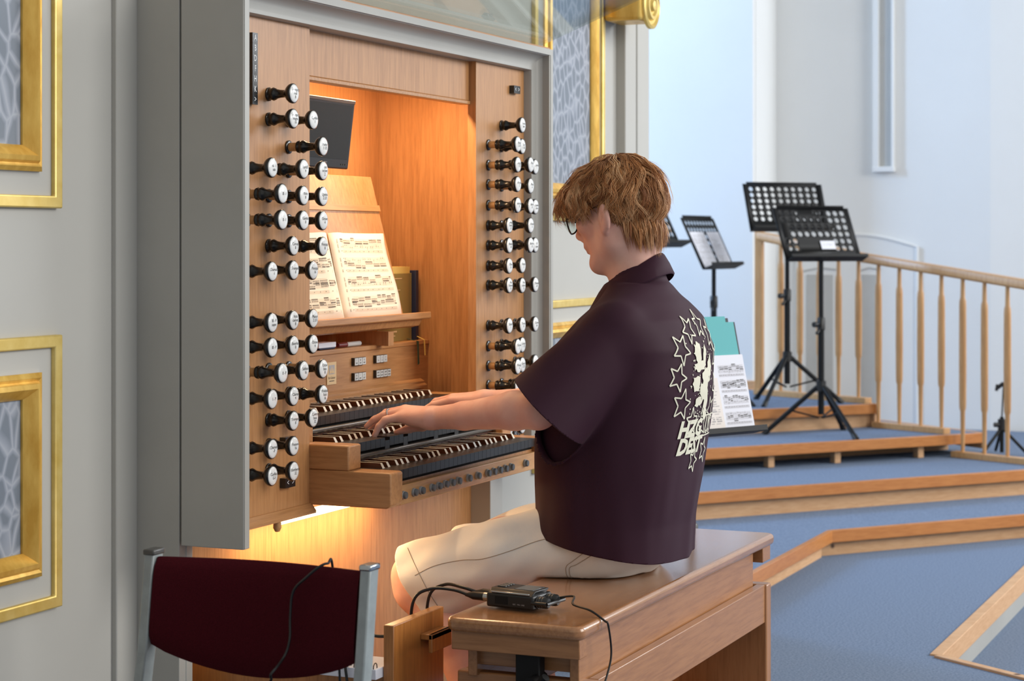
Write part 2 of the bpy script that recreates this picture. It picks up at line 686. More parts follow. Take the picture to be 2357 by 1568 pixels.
wall_panel(-1.91, -1.08, 1.353, 2.95, 'tall gilt-framed blue marbled panel on the wall past the grey console side')
wall_panel(-1.91, -1.08, 0.583, 1.109, 'low gilt-framed marbled panel on the wall beside the maroon chair')
wall_panel(1.304, 1.907, 1.353, 2.95, 'tall gilt-framed marbled panel on the wall behind the red-haired head')
wall_panel(1.304, 1.907, 0.583, 1.105, 'low gilt-framed marbled panel on the wall behind the organist shoulder')

# gilded scroll bracket at the pilaster
c = at(1447, 12, y=0.12)
t = thing('scroll_bracket', 'gilded carved scroll bracket high on the grey pilaster', 'bracket', (c.x, WALLY, c.z))
b = B()
b.box(c.x - 0.05, c.x + 0.10, 0.06, 0.19, c.z - 0.055, c.z + 0.4)
obj('bracket_body', b, M['gold'], t, bevel=0.012)
b = B()
prof = [(0.0, 0.078), (0.010, 0.078), (0.014, 0.070), (0.006, 0.062), (0.006, 0.052), (0.016, 0.046), (0.016, 0.036), (0.008, 0.030), (0.008, 0.022), (0.020, 0.016), (0.022, 0.002)]
b.lathe(prof, (c.x + 0.04, 0.062, c.z), 'y-', 28)
obj('scroll', b, M['gold_l'], t)

# strip-light housing on the end wall and the painted double door
p0, p1 = at(2013, 395, x=WX), at(2060, 395, x=WX)
t = thing('wall_channel', 'tall grey metal channel fixed to the white end wall', 'channel', ((WX - 0.03), (p0.y + p1.y) / 2, p0.z))
b = B()
ch = [(WX - 0.001, p0.y), (WX - 0.05, p0.y), (WX - 0.05, p0.y - 0.03), (WX - 0.02, p0.y - 0.035), (WX - 0.02, p1.y + 0.012), (WX - 0.045, p1.y + 0.012), (WX - 0.045, p1.y), (WX - 0.001, p1.y)]
b.prism([(x, y, p0.z) for x, y in ch], (0, 0, 2.2))
obj('channel_body', b, M['plaster'], t)
b = B()
b.box(WX - 0.024, WX - 0.018, p1.y + 0.014, p0.y - 0.034, p0.z + 0.02, p0.z + 2.2)
obj('channel_back', b, M['plaster_g'], t)
b = B()
b.box(WX - 0.052, WX - 0.001, p1.y - 0.004, p0.y + 0.002, p0.z - 0.004, p0.z + 0.026)
obj('end_cap', b, M['plaster'], t, bevel=0.003)

y0, y1 = at(1838, 700, x=WX).y, at(2112, 700, x=WX).y
zb_, zt_ = 0.0, at(1985, 540, x=WX).z
d = struct(thing('door_1', 'white painted double door with grey inset panels behind the railing', 'door', (WX, (y0 + y1) / 2, 0)))
b = B()
arch = [(WX - 0.012, y0, 0), (WX - 0.012, y1, 0)]
for k in range(13):
    u = k / 12.0
    arch.append((WX - 0.012, y1 + (y0 - y1) * u, zt_ - 0.07 + 0.07 * math.sin(PI * u)))
b.prism(arch, (0.02, 0, 0))
obj('door_leaf', b, M['plaster'], d, bevel=0.006)
b = B()
pts = [(WX - 0.014, y1 + (y0 - y1) * k / 12.0, zt_ - 0.07 + 0.07 * math.sin(PI * k / 12)) for k in range(13)]
b.tube([(WX - 0.014, y1, 0)] + pts + [(WX - 0.014, y0, 0)], 0.010, 6)
obj('door_moulding', b, M['plaster'], d)
for a0, a1 in ((1858, 1919), (1985, 2019)):
    b = B()
    ya, yb = at(a0, 700, x=WX).y, at(a1, 700, x=WX).y
    za = at(a0, 632, x=WX).z
    b.box(WX - 0.018, WX - 0.010, yb, ya, 0.3, za)
    obj('inset_panel', b, M['plaster_g'], d, bevel=0.003)
    b = B()
    b.tube([(WX - 0.016, ya + 0.02, za + 0.02), (WX - 0.016, (ya + yb) / 2, za + 0.04), (WX - 0.016, yb - 0.02, za + 0.03)], 0.005, 6)
    obj('panel_moulding', b, M['plaster_g'], d)

# ================================================================== organ console
org = thing('organ_console', 'grey-framed oak organ console with three black manuals and rows of stop knobs', 'organ', (0, 0, 0))
XL, XR, ZB, ZT = -0.822, 0.822, 0.672, 1.818
for s in (-1, 1):
    xo = XL if s < 0 else XR
    b = B()
    b.box(min(xo + s * 0.002, xo - s * 0.022), max(xo + s * 0.002, xo - s * 0.022), -0.0605, 0.087, ZB - 0.002, ZT - 0.004)
    obj('side_panel', b, M['grey'], org, bevel=0.002)
    b = B()
    b.box(min(xo + s * 0.002, xo - s * 0.025), max(xo + s * 0.002, xo - s * 0.025), 0.091, 0.36, 0.0, ZT - 0.004)
    obj('case_side', b, M['grey'], org, bevel=0.0015)
# coved frame round the console
b = B()
prof = [(0.0, 0.03), (0.0, -0.062), (0.016, -0.062), (0.016, -0.058)]
for k in range(8):
    a = PI / 2 * k / 7
    prof.append((0.018 + 0.032 * (1 - math.cos(a)), -0.056 + 0.034 * math.sin(a)))
prof += [(0.050, -0.022), (0.058, -0.022), (0.060, -0.016), (0.060, 0.03)]
R = []
for (sx, top) in ((-1, 0), (-1, 1), (1, 1), (1, 0)):
    R.append([Vector(((XL + e) if sx < 0 else (XR - e), y, (ZT - e) if top else ZB)) for e, y in prof])
b.rings(R, True, True)
obj('coved_frame', b, M['grey_l'], org, sharp=0.5)
b = B()
b.box(XL + 0.004, XR - 0.004, -0.055, 0.22, ZT - 0.012, ZT + 0.006)
obj('top_board', b, M['oak_x'], org, bevel=0.002)
# jambs, lintel
for x0, x1 in ((-0.79, -0.443), (0.443, 0.775)):
    b = B()
    b.box(x0, x1, 0.0, 0.024, 0.70, 1.765)
    obj('stop_jamb', b, M['oak'], org, bevel=0.0015)
    b = B()
    b.prism([(x0, 0.02, 0.695), (x0, -0.016, 0.695), (x0, -0.016, 0.701), (x0, -0.004, 0.716), (x0, 0.02, 0.716)], (x1 - x0, 0, 0))
    obj('jamb_foot_moulding', b, M['oak_x'], org)
    b = B()
    b.box(x0, x1, 0.02, 0.36, 0.703, 0.712)
    obj('jamb_floor', b, M['oak_x'], org)
b = B()
b.box(-0.443, 0.444, 0.020, 0.040, 1.655, 1.765)
obj('lintel_panel', b, M['oak'], org, bevel=0.002)
b = B()
b.box(-0.443, 0.444, 0.016, 0.044, 1.645, 1.655)
obj('lintel_edge', b, M['cheek'], org, bevel=0.002)
# recess
b = B()
b.box(-0.56, 0.56, 0.335, 0.36, 0.85, 1.80)
obj('recess_back', b, M['oak_in'], org)
for s in (-1, 1):
    b = B()
    b.box(min(s * 0.545, s * 0.565), max(s * 0.545, s * 0.565), 0.022, 0.36, 0.75, 1.80)
    obj('recess_side', b, M['oak_in'], org)
b = B()
b.box(-0.56, 0.56, 0.04, 0.36, 1.765, 1.80)
obj('recess_ceiling', b, M['oak_in'], org)
# lamp tube in the recess, behind the lintel
b = B()
b.lathe([(0, 0.002), (0, 0.009), (0.80, 0.009), (0.80, 0.002)], (-0.40, 0.09, 1.725), 'x+', 12)
obj('recess_lamp', b, M['lampw'], org)
area('recess_lamp_light', (0.0, 0.09, 1.712), (0.0, 0.22, 1.0), 0.80, 0.03, 8.0, '#ffd3a0')
# nameboard, pen ledge
b = B()
b.box(-0.545, 0.545, 0.188, 0.205, 0.86, 1.024)
obj('nameboard', b, M['oak_x'], org)
b = B()
b.prism([(-0.50, 0.190, 0.902), (-0.50, 0.168, 0.902), (-0.50, 0.168, 0.908), (-0.50, 0.176, 0.913), (-0.50, 0.176, 0.918), (-0.50, 0.19, 0.926)], (1.0, 0, 0))
obj('nameboard_moulding', b, M['oak_x'], org)
b = B()
b.box(-0.545, 0.545, 0.184, 0.336, 1.014, 1.026)
obj('pen_ledge', b, M['oak_x'], org, bevel=0.002)
# knee panel and keybed
# three boards with a real open joint, and an added board that blocks light behind them
for x0, x1, z0, z1 in ((-0.80, 0.300, 0.0, 0.69), (0.300, 0.80, 0.6315, 0.69), (0.300, 0.80, 0.0, 0.6275)):
    b = B()
    b.box(x0, x1, 0.148, 0.17, z0, z1)
    obj('knee_panel', b, M['knee'], org)
b = B()
b.box(-0.80, 0.80, 0.171, 0.182, 0.0, 0.69)
obj('added_knee_backing', b, M['knee'], org)
for x0, x1 in ((-0.80, -0.776), (0.737, 0.80)):
    b = B()
    b.box(x0, x1, 0.089, 0.15, 0, 0.69)
    obj('knee_stile', b, M['grey'], org, bevel=0.002)
b = B()
b.box(-0.443, 0.443, -0.18, 0.19, 0.7125, 0.762)
obj('keybed', b, M['cheek'], org)
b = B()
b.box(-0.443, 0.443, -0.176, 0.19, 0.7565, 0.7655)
obj('keybed_strip', b, M['matt_black'], org)  # near-black strip between the keys and the key slip
b = B()
b.box(0.34, 0.76, 0.02, 0.15, 0.690, 0.7125)
obj('keybed_support', b, M['knee'], org)
for s in (-1, 1):
    xa, xb = (-0.446, -0.388) if s < 0 else (0.388, 0.446)
    b = B()
    b.prism([(xa, 0.02, 0.7125), (xa, -0.19, 0.7125), (xa, -0.2, 0.72), (xa, -0.2, 0.786), (xa, -0.196, 0.790), (xa, 0.02, 0.790)], (xb - xa, 0, 0))
    obj('key_cheek', b, M['cheek'], org, bevel=0.003)
    b = B()
    b.box(xa, xb, -0.098, 0.02, 0.790, 0.845)
    obj('key_cheek', b, M['cheek'], org, bevel=0.004)
    b = B()
    b.box(xa, xb, 0.022, 0.19, 0.790, 0.895)
    obj('key_cheek', b, M['cheek'], org, bevel=0.003)
# piston rail
b = B()
b.box(-0.388, 0.388, -0.194, -0.176, 0.7135, 0.756)
obj('piston_rail', b, M['slip'], org, bevel=0.0015)
bp = B()
bp.lathe([(0, 0.0095), (0.004, 0.0095), (0.005, 0.0085), (0.005, 0.001)], (0, 0, 0), 'y-', 16)
ringm = obj('piston_ring', bp, M['piston_r'], org, local=True).data
bpy.data.objects.remove(bpy.data.objects['piston_ring'])
bp = B()
bp.lathe([(0.0, 0.0082), (0.009, 0.0082), (0.0105, 0.0072), (0.0108, 0.0005)], (0, 0, 0), 'y-', 16)
pism = obj('thumb_piston', bp, M['piston'], org, local=True).data
bpy.data.objects.remove(bpy.data.objects['thumb_piston'])
for k, cx in enumerate((1025, 1125, 1192, 1290, 1352, 1415, 1475, 1535, 1632, 1717, 1810, 1865, 1920, 1973, 2027, 2162)):
    px = 680 + cx / 4.064
    xx = at(px, 1100, y=-0.2).x
    po = obj('thumb_piston', pism, None, org, loc=(xx, -0.194, 0.735), local=True)
    obj('piston_ring', ringm, None, po, local=True)

# manuals
b = B()
b.box(-0.01125, 0.01125, 0.0, 0.16, -0.020, 0.0)
nat = obj('natural_key', b, M['ebony'], None, bevel=0.0012, seg=2)
natme = nat.data
bpy.data.objects.remove(nat)
b = B()
w0, w1 = 0.0056, 0.0046
P = lambda x, y, z: b.v((x, y, z))
a = [P(-w0, 0, 0), P(w0, 0, 0), P(w0, 0.095, 0), P(-w0, 0.095, 0), P(-w1, 0.007, 0.0125), P(w1, 0.007, 0.0125), P(w1, 0.095, 0.0125), P(-w1, 0.095, 0.0125)]
for q, mi in (((0, 1, 2, 3), 0), ((0, 4, 5, 1), 1), ((4, 7, 6, 5), 1), ((1, 5, 6, 2), 0), ((0, 3, 7, 4), 0), ((3, 2, 6, 7), 0)):
    b.mi = mi
    b.face([a[i] for i in q])
b.mi = 0
shp = obj('sharp_key', b, [M['rosew'], M['bone']], None, sharp=0.3)
shpme = shp.data
bpy.data.objects.remove(shp)
NW = 0.776 / 33.0
for mi_, (yf, zt) in enumerate(((-0.190, 0.790), (-0.073, 0.842), (0.043, 0.894))):
    b = B()
    b.box(-0.388, 0.388, yf + 0.012, min(yf + 0.17, 0.19), zt - 0.034, zt - 0.021)
    man = obj('manual', b, M['matt_black'], org)
    if mi_:
        b = B()
        b.box(-0.388, 0.388, yf - 0.006, yf + 0.012, zt - 0.036, zt - 0.026)
        obj('manual_rail', b, M['brushed'], org, bevel=0.003)
        b = B()
        b.box(-0.388, 0.388, yf + 0.002, yf + 0.016, zt - 0.046, zt - 0.036)
        obj('manual_slip', b, M['rosew'], org)
    L_ = min(0.16, 0.19 - yf)
    pressed = {(1, 7), (1, 11), (1, 18), (1, 23)}
    for k in range(33):
        xx = -0.388 + (k + 0.5) * NW
        dz = -0.007 if (mi_, k) in pressed else 0.0
        obj('natural_key', natme, None, man, loc=Vector((xx, yf, zt + dz)), local=False).scale = (1, L_ / 0.16, 1)
        if k % 7 in (0, 1, 3, 4, 5) and k < 32:
            obj('sharp_key', shpme, None, man, loc=Vector((xx + NW / 2 + {0: -0.002, 1: 0.002, 3: -0.003, 4: 0.0, 5: 0.003}[k % 7], yf + 0.047, zt - 0.001)))

# ---- stop knobs
b = B()
b.lathe([(0.0, 0.0125), (0.004, 0.0135), (0.006, 0.0115), (0.008, 0.0120), (0.013, 0.0142), (0.018, 0.0120), (0.021, 0.0100), (0.030, 0.0085), (0.040, 0.0080), (0.044, 0.0100), (0.048, 0.0160), (0.053, 0.0200), (0.058, 0.0213), (0.0615, 0.0205), (0.0622, 0.0190), (0.0615, 0.0020)], (0, 0, 0), 'y-', 24)
o = obj('stop_knob', b, M['black'], None, sharp=1.2)
KNOB = o.data
bpy.data.objects.remove(o)
b = B()
b.lathe([(0.0605, 0.0192), (0.0625, 0.0190), (0.0640, 0.0160), (0.0652, 0.0100), (0.0656, 0.0004)], (0, 0, 0), 'y-', 24)
o = obj('knob_face', b, M['porc'], None, sharp=1.2)
KFACE = o.data
bpy.data.objects.remove(o)
b = B()
b.lathe([(-0.012, 0.0095), (0.026, 0.0095)], (0, 0, 0), 'y+', 14)
o = obj('knob_shaft', b, M['slip'], None)
KSHAFT = o.data
bpy.data.objects.remove(o)
b = B()
b.lathe([(0.0, 0.0145), (0.003, 0.0145), (0.0045, 0.0125), (0.0045, 0.009)], (0, 0, 0), 'y-', 20)
o = obj('knob_rosette', b, M['black'], None)
KROS = o.data
bpy.data.objects.remove(o)
DRAW = 0.024
LC = {1: -0.711, 2: -0.622, 3: -0.538}
RC = {1: 0.520, 2: 0.607, 3: 0.698}


def knob(x, py, drawn, text, cols):
    yk = -DRAW if drawn else 0.0
    q = None
    # height of the face read along the sight line that meets the knob's own axis
    px = PX0 + FPX * (((x - CAMX) * SY - (yk - 0.062 - CAMY) * CY) / ((x - CAMX) * CY + (yk - 0.062 - CAMY) * SY))
    z = at(px, py, y=yk - 0.062).z
    k = obj('stop_knob', KNOB, None, org, loc=(x, yk, z), local=True)
    obj('knob_face', KFACE, None, k, local=True)
    obj('knob_rosette', KROS, None, k, loc=(0, -yk, 0), local=True)
    if drawn:
        obj('knob_shaft', KSHAFT, None, k, local=True)
    if text:
        obj('knob_lettering', text_mesh(text, 0.0092, M['ink'], 0.9), None, k, loc=(0, -0.0658, 0), local=True)
    return k


LEFT = [(2, 215, 0, 'Trompeta\nreal\n8'), (2, 273, 0, 'Trompeta\nmagna\n16'), (3, 276, 0, 'Cymbel\n1'), (3, 337, 1, 'Mixtur\n1 1/3'),
        (1, 386, 0, 'III - I\nsub'), (2, 389, 1, 'Spitzfl.\n4'), (3, 393, 1, 'Super\noctave\n2'),
        (1, 446, 1, 'III - I'), (2, 450, 1, 'Flöte\n8'), (3, 452, 1, 'Quinte\n2 2/3'),
        (1, 506, 1, 'II - I'), (2, 507, 1, 'Gamba\n8'), (3, 508, 1, 'Octave\n4'),
        (2, 566, 0, 'Cornet\n8'), (3, 567, 1, 'Prinzipal\n8'),
        (1, 625, 0, 'Chamade\n-I'), (2, 622, 0, 'Trompete\n8'), (3, 622, 0, 'Prinzipal\n16'),
        (1, 743, 0, 'III - P\nsuper'), (2, 737, 0, 'Viola\ncaelest.\n8'), (3, 733, 0, 'Mixtur\n2 2/3'),
        (1, 800, 0, 'III - P'), (2, 795, 0, 'Bourdon\n8'), (3, 792, 0, 'Octave\n4'),
        (1, 859, 1, 'II - P'), (2, 853, 1, 'Subbass\n16'), (3, 849, 1, 'Octav\nbass\n8'),
        (1, 919, 0, 'I - P'), (2, 912, 0, 'Clairon\n4'), (3, 908, 1, 'Prinzipal\nbass\n16'),
        (2, 969, 0, 'Trompete\n8'), (3, 962, 0, 'Contra\nbass\n32'),
        (1, 1034, 0, 'Chamade\n-P'), (2, 1027, 0, 'Posaune\n16'), (1, 1096, 0, 'Carillon\nG-f'), (2, 1085, 0, 'Bombarde\n32')]
for c, py, dr, tx in LEFT:
    knob(LC[c], py, dr, tx, LC)
RIGHT = [(2, 288, 0, 'Tremu\nlant'), (1, 332, 1, 'Nasat\n2 2/3'), (2, 337, 0, 'Terz\n1 3/5'), (1, 379, 1, 'Larigot\n1 1/3'), (2, 379, 1, 'Flöte\n2'), (3, 384, 0, 'Cymbel\n1'),
         (1, 424, 1, 'Piccolo\n2'), (2, 428, 1, 'Flöte\n4'), (1, 472, 1, 'Bordun\n8'), (2, 474, 1, 'Salicet\n8'), (3, 476, 0, 'Cymbel\nstern'),
         (1, 519, 0, 'Trompet\nharm.\n8'), (2, 519, 1, 'Octave\n4'), (1, 565, 0, 'Basson\n16'), (2, 564, 1, 'Bordun\n8'), (3, 564, 0, 'III\nsuper'),
         (1, 612, 0, 'Oboe\n8'), (2, 611, 0, 'Sesqui\n2'), (1, 657, 0, 'Vox\nhumana\n8'), (2, 657, 0, 'Voix\nceleste\n8'), (3, 655, 0, 'Chamade\n-III'),
         (1, 750, 0, 'Scharff\n1'), (2, 748, 0, 'Tromp.\n8'), (3, 746, 0, 'Cornet\nIII'), (1, 798, 1, 'Octave\n2'), (2, 794, 0, 'Larigot\n1 1/3'),
         (1, 844, 1, 'Prinzip.\n4'), (2, 840, 0, 'Gemsh.\n2 2/3'), (3, 834, 0, 'III - II'), (1, 889, 1, 'Gedackt\n8'), (2, 885, 1, 'Rohrfl.\n4'),
         (1, 936, 0, 'Quint.\n8'), (2, 931, 0, 'Krumm\nhorn\n8'), (1, 988, 0, 'Dulzian\n16'), (2, 981, 0, 'Quinte\n1 1/3')]
for c, py, dr, tx in RIGHT:
    knob(RC[c], py, dr, tx, RC)

# ---- small push buttons
b = B()
b.box(-0.0105, 0.0105, -0.014, 0.0, -0.0105, 0.0105)
o = obj('push_button', b, M['button'], None, bevel=0.0012)
PBM = o.data
bpy.data.objects.remove(o)


def button(x, z, ch, y=0.0, me=PBM, ink='white_ink', size=0.018, name='push_button', dy=-0.0145):
    k = obj(name, me, None, org, loc=(x, y, z), local=True)
    if ch:
        obj('button_lettering', text_mesh(ch, size, M[ink], 0.8), None, k, loc=(0, dy, 0), local=True)
    return k


for k, ch in enumerate('ABDFHK>'):
    button(-0.700, 1.711 - 0.0213 * k, ch)
for px, py, s in ((663, 1112, '<>'), (663, 1018, 'DE'), (1187, 206, '<>'), (1187, 998, '</')):
    p = at(px, py, y=-0.014)
    for k, ch in enumerate(s):
        button(p.x + 0.0213 * k, p.z, ch)
b = B()
b.box(-0.0100, 0.0100, -0.008, 0.0, -0.0098, 0.0098)
b.mi = 1
b.box(-0.0090, 0.0090, -0.0095, -0.008, -0.0088, 0.0088)
o = obj('preset_button', b, [M['button'], M['wbutton']], None)
WBM = o.data
bpy.data.objects.remove(o)
for px0, py0, names in ((819, 833, ('I\nsub', 'III\nsub', 'II\nsub')), (869, 827, ('I\n16', 'II\n16', 'P\n16')), (819, 868, ('III\ngen', 'I\ngen', 'II\ngen')), (869, 861, ('SW1\nopen', 'SW2\nopen', 'SW3\nopen', 'SW4\nopen'))):
    p = at(px0, py0, y=0.18)
    for k, tx in enumerate(names):
        button(p.x + 0.0203 * k + 0.002, p.z, tx, y=0.188, me=WBM, ink='ink', size=0.0075, name='preset_button', dy=-0.0098)
p, q = at(752, 835, y=0.187), at(772, 884, y=0.187)
b = B()
b.box(p.x, p.x + 0.047, 0.186, 0.189, q.z, p.z)
plate = obj('maker_plate', b, M['cream'], org)
cxp, czp = p.x + 0.0235, (p.z + q.z) / 2
b = B()
b.box(cxp - 0.014, cxp + 0.014, 0.1855, 0.187, czp - 0.002, czp + 0.020)
em = obj('plate_emblem', b, M['print_g'], plate)
b = B()
for k in range(3):
    h = 0.018 - 0.005 * abs(k - 1)
    x = cxp - 0.008 + 0.008 * k
    b.prism([(x - 0.005, 0.1853, czp), (x + 0.005, 0.1853, czp), (x, 0.1853, czp + h)], (0, 0.0004, 0))
obj('plate_emblem', b, M['cream'], plate)
obj('plate_lettering', text_mesh('Karl Göttner', 0.0085, M['ink'], 0.8), None, plate, loc=(cxp, 0.1852, czp - 0.011))
b = B()
b.box(cxp - 0.012, cxp + 0.012, 0.1853, 0.187, czp - 0.0195, czp - 0.0180)
obj('plate_rule', b, M['ink'], plate)

# ---- music desk
S0, S1 = Vector((0, 0.148, 1.086)), Vector((0, 0.239, 1.456))
SD = (S1 - S0).normalized()
SN = Vector((0, -SD.z, SD.y))          # towards the player


def desk_pt(x, h, off):
    return Vector((x, 0, 0)) + S0 + SD * h + SN * off


HL = (S1 - S0).length
b = B()
b.prism([desk_pt(-0.325, 0, 0), desk_pt(0.325, 0, 0), desk_pt(0.312, HL, 0), desk_pt(-0.312, HL, 0)], -SN * 0.012)
desk = obj('music_desk', b, M['oak_in'], org, bevel=0.002)
b = B()
b.prism([desk_pt(-0.316, 0.288, 0.004), desk_pt(0.316, 0.288, 0.004), desk_pt(0.315, 0.304, 0.004), desk_pt(-0.315, 0.304, 0.004)], -SN * 0.008)
obj('desk_batten', b, M['oak_x'], desk)
b = B()
b.prism([desk_pt(-0.408, 0.012, 0.040), desk_pt(-0.408, 0.012, -0.01), desk_pt(-0.408, 0.0, -0.01), desk_pt(-0.408, -0.006, 0.036)], (0.816, 0, 0))
obj('desk_lip', b, M['oak_x'], desk, bevel=0.003)
b = B()
b.prism([desk_pt(-0.38, -0.003, 0.024), desk_pt(-0.38, -0.003, -0.01), desk_pt(-0.38, -0.018, -0.01), desk_pt(-0.38, -0.018, 0.010)], (0.76, 0, 0))
obj('desk_rail', b, M['knee'], desk)
for s in (-1, 1):
    b = B()
    b.box(s * 0.25 - 0.015, s * 0.25 + 0.015, 0.15, 0.30, 1.024, 1.06)
    obj('desk_foot', b, M['knee'], desk)

# ---- glass sheet leaning out over the player
b = B()
gd = Vector((0, -0.93, 0.366)).normalized()
g0 = Vector((0, -0.03, ZT + 0.006))
gn = Vector((0, gd.z, -gd.y))
pts = [g0 + Vector((-0.80, 0, 0)), g0 + Vector((0.792, 0, 0)), g0 + Vector((0.792, 0, 0)) + gd * 0.75, g0 + Vector((-0.80, 0, 0)) + gd * 0.75]
b.prism(pts, gn * 0.006)
obj('glass_canopy', b, M['glass'], org)

# ---- tube under the console
b = B()
b.lathe([(0, 0.002), (0, 0.010), (0.62, 0.010), (0.62, 0.002)], (-0.505, 0.040, 0.683), 'x+', 12)
obj('knee_lamp', b, M['lampw'], org)
area('knee_lamp_light', (-0.19, 0.075, 0.672), (-0.19, 0.07, 0.0), 0.62, 0.03, 3.6, '#ffdcaa')
b = B()
b.lathe([(0.0, 0.008), (0.014, 0.009), (0.022, 0.005), (0.023, 0.0005)], (-0.585, 0.0, 0.694), 'z+', 12)
k = obj('underside_knob', b, M['slip'], org)
k.scale = (1, 1, -1)
k.location = (0, 0, 1.388)
# ================================================================== things in and on the console
def note_print(b, P, w, h, seed, dense=1.0, staves=((0.90, 0.045), (0.84, 0.045), (0.78, 0.03), (0.68, 0.045), (0.62, 0.045), (0.55, 0.03), (0.45, 0.045), (0.39, 0.045), (0.32, 0.03), (0.22, 0.045), (0.16, 0.045), (0.09, 0.03))):
    """staves and notes; P(u, v) gives the page point; u, v run 0..1"""
    r = random.Random(seed)

    def q(u0, v0, u1, v1, du=0.0):
        b.face([b.v(P(u0, v0)), b.v(P(u1, v0)), b.v(P(u1 + du, v1)), b.v(P(u0 + du, v1))])

    for si, (v, hh) in enumerate(staves):
        b.mi = 1
        for k in range(5):
            vv = v - hh / 2 + hh * k / 4
            q(0.08, vv, 0.94, vv + 0.0022)
        b.mi = 0
        q(0.08, v - hh / 2, 0.083, v + hh / 2)
        if si % 3 == 2:
            for k in range(9):
                u = 0.12 + 0.09 * k + r.random() * 0.02
                q(u, v, u + 0.010, v + 0.008)
            continue
        u = 0.13
        busy = (si % 2 == 0) if r.random() < 0.75 else True
        while u < 0.92:
            n = r.choice((4, 6, 6, 8)) if busy else r.choice((1, 2, 2))
            step = 0.0175 if busy else 0.035
            up = r.random() < 0.5
            v0 = v + (r.random() - 0.5) * hh * 0.6
            sl = (r.random() - 0.5) * 0.012
            for k in range(n):
                if u + k * step > 0.93:
                    break
                uu, vv = u + k * step, v0 + sl * k / max(n, 1)
                q(uu, vv, uu + 0.0085, vv + 0.0085, 0.002)
                if busy or r.random() < 0.6:
                    s = 0.03 if up else -0.03
                    q(uu + (0.008 if up else 0), min(vv, vv + s), uu + (0.0102 if up else 0.0022), max(vv, vv + s))
            if busy and n > 1:
                s = 0.03 if up else -0.03
                ue = min(u + (n - 1) * step, 0.93)
                q(u, v0 + s, ue + 0.01, v0 + s + 0.005)
                q(u, v0 + s * 0.78, ue + 0.01, v0 + s * 0.78 + 0.004)
            u += n * step + (0.012 if busy else 0.03)


score = thing('open_score', 'open cream organ score with dense printed notes on the music desk', 'sheet music', (0, 0.14, 1.098))
for side in (1, -1):
    g = -0.012
    x1 = 0.292 if side > 0 else -0.312
    z0h, z1h = 0.013, 0.228

    def pg(u, v, off=0.0, side=side):
        # u from the gutter outwards
        x = g + (x1 - g) * u + (0.010 * (1 - u) * v if side > 0 else 0)
        bul = 0.0075 + 0.007 * math.exp(-((u - 0.12) / 0.10) ** 2) + 0.003 * math.sin(u * 7) * u * (1 - 0.3 * v) + (0.004 * u * math.sin(v * 6) if side > 0 else 0)
        if u < 0.02:
            bul = 0.0065
        return desk_pt(x, z0h + (z1h - z0h) * v, bul + off)

    b = B()
    N, K = 18, 8
    V = [[b.v(pg(i / N, j / K)) for i in range(N + 1)] for j in range(K + 1)]
    for j in range(K):
        for i in range(N):
            b.face([V[j][i], V[j][i + 1], V[j + 1][i + 1], V[j + 1][i]])
    page = obj('page', b, M['paper'], score, sharp=1.5)
    so = page.modifiers.new('thickness', 'SOLIDIFY')
    so.thickness = 0.003
    so.offset = 0
    b = B()
    note_print(b, lambda u, v, s=side, f=pg: f(u if s > 0 else 1 - u, v, 0.0022), 1, 1, 5 + side)
    obj('music_print', b, [M['print'], M['staff']], page, sharp=None)

# books behind the desk
t = thing('clad_hymn_book', 'thick olive plastic-covered book with cream pages standing behind the music desk', 'book', (0.40, 0.22, 1.026))
b = B()
b.box(0.30, 0.497, 0.214, 0.217, 1.026, 1.205)
b.box(0.495, 0.50, 0.214, 0.262, 1.026, 1.205)
b.box(0.30, 0.497, 0.259, 0.262, 1.026, 1.205)
obj('cover', b, M['olive'], t, bevel=0.0015)
b = B()
b.box(0.302, 0.494, 0.2172, 0.2588, 1.028, 1.222)
obj('page_block', b, M['yellow'], t)
b = B()
for k, (zz, hh) in enumerate(((1.19, 0.002), (1.16, 0.0015), (1.12, 0.0015), (1.05, 0.004), (1.04, 0.002))):
    b.box(0.33, 0.44 - 0.01 * k, 0.2134, 0.2142, zz, zz + hh)
obj('cover_print', b, M['cream'], t)
b = B()
b.prism([(0.468, 0.213, 1.03), (0.474, 0.213, 1.03), (0.474, 0.181, 1.024), (0.468, 0.181, 1.024)], (0, 0, 0.001))
b.prism([(0.466, 0.181, 1.025), (0.475, 0.181, 1.025), (0.477, 0.180, 0.965), (0.468, 0.180, 0.962)], (0, 0.001, 0))
obj('ribbon', b, M['green'], t)
t = thing('navy_book', 'slim navy cloth-bound book standing between the olive book and the recess side', 'book', (0.515, 0.235, 1.026))
b = B()
b.box(0.503, 0.506, 0.205, 0.330, 1.026, 1.212)
b.box(0.516, 0.519, 0.205, 0.330, 1.026, 1.212)
b.box(0.503, 0.519, 0.203, 0.206, 1.026, 1.212)
obj('cover', b, M['navy'], t, bevel=0.001)
b = B()
b.box(0.506, 0.516, 0.2065, 0.328, 1.03, 1.208)
obj('page_block', b, M['yellow'], t)
b = B()
b.prism([(0.508, 0.203, 1.035), (0.513, 0.203, 1.035), (0.513, 0.1815, 1.026), (0.508, 0.1815, 1.026)], (0, 0, 0.001))
b.prism([(0.508, 0.1815, 1.026), (0.514, 0.1815, 1.026), (0.515, 0.180, 0.985), (0.510, 0.180, 0.985)], (0, 0.001, 0))
obj('ribbon', b, M['yellow'], t)

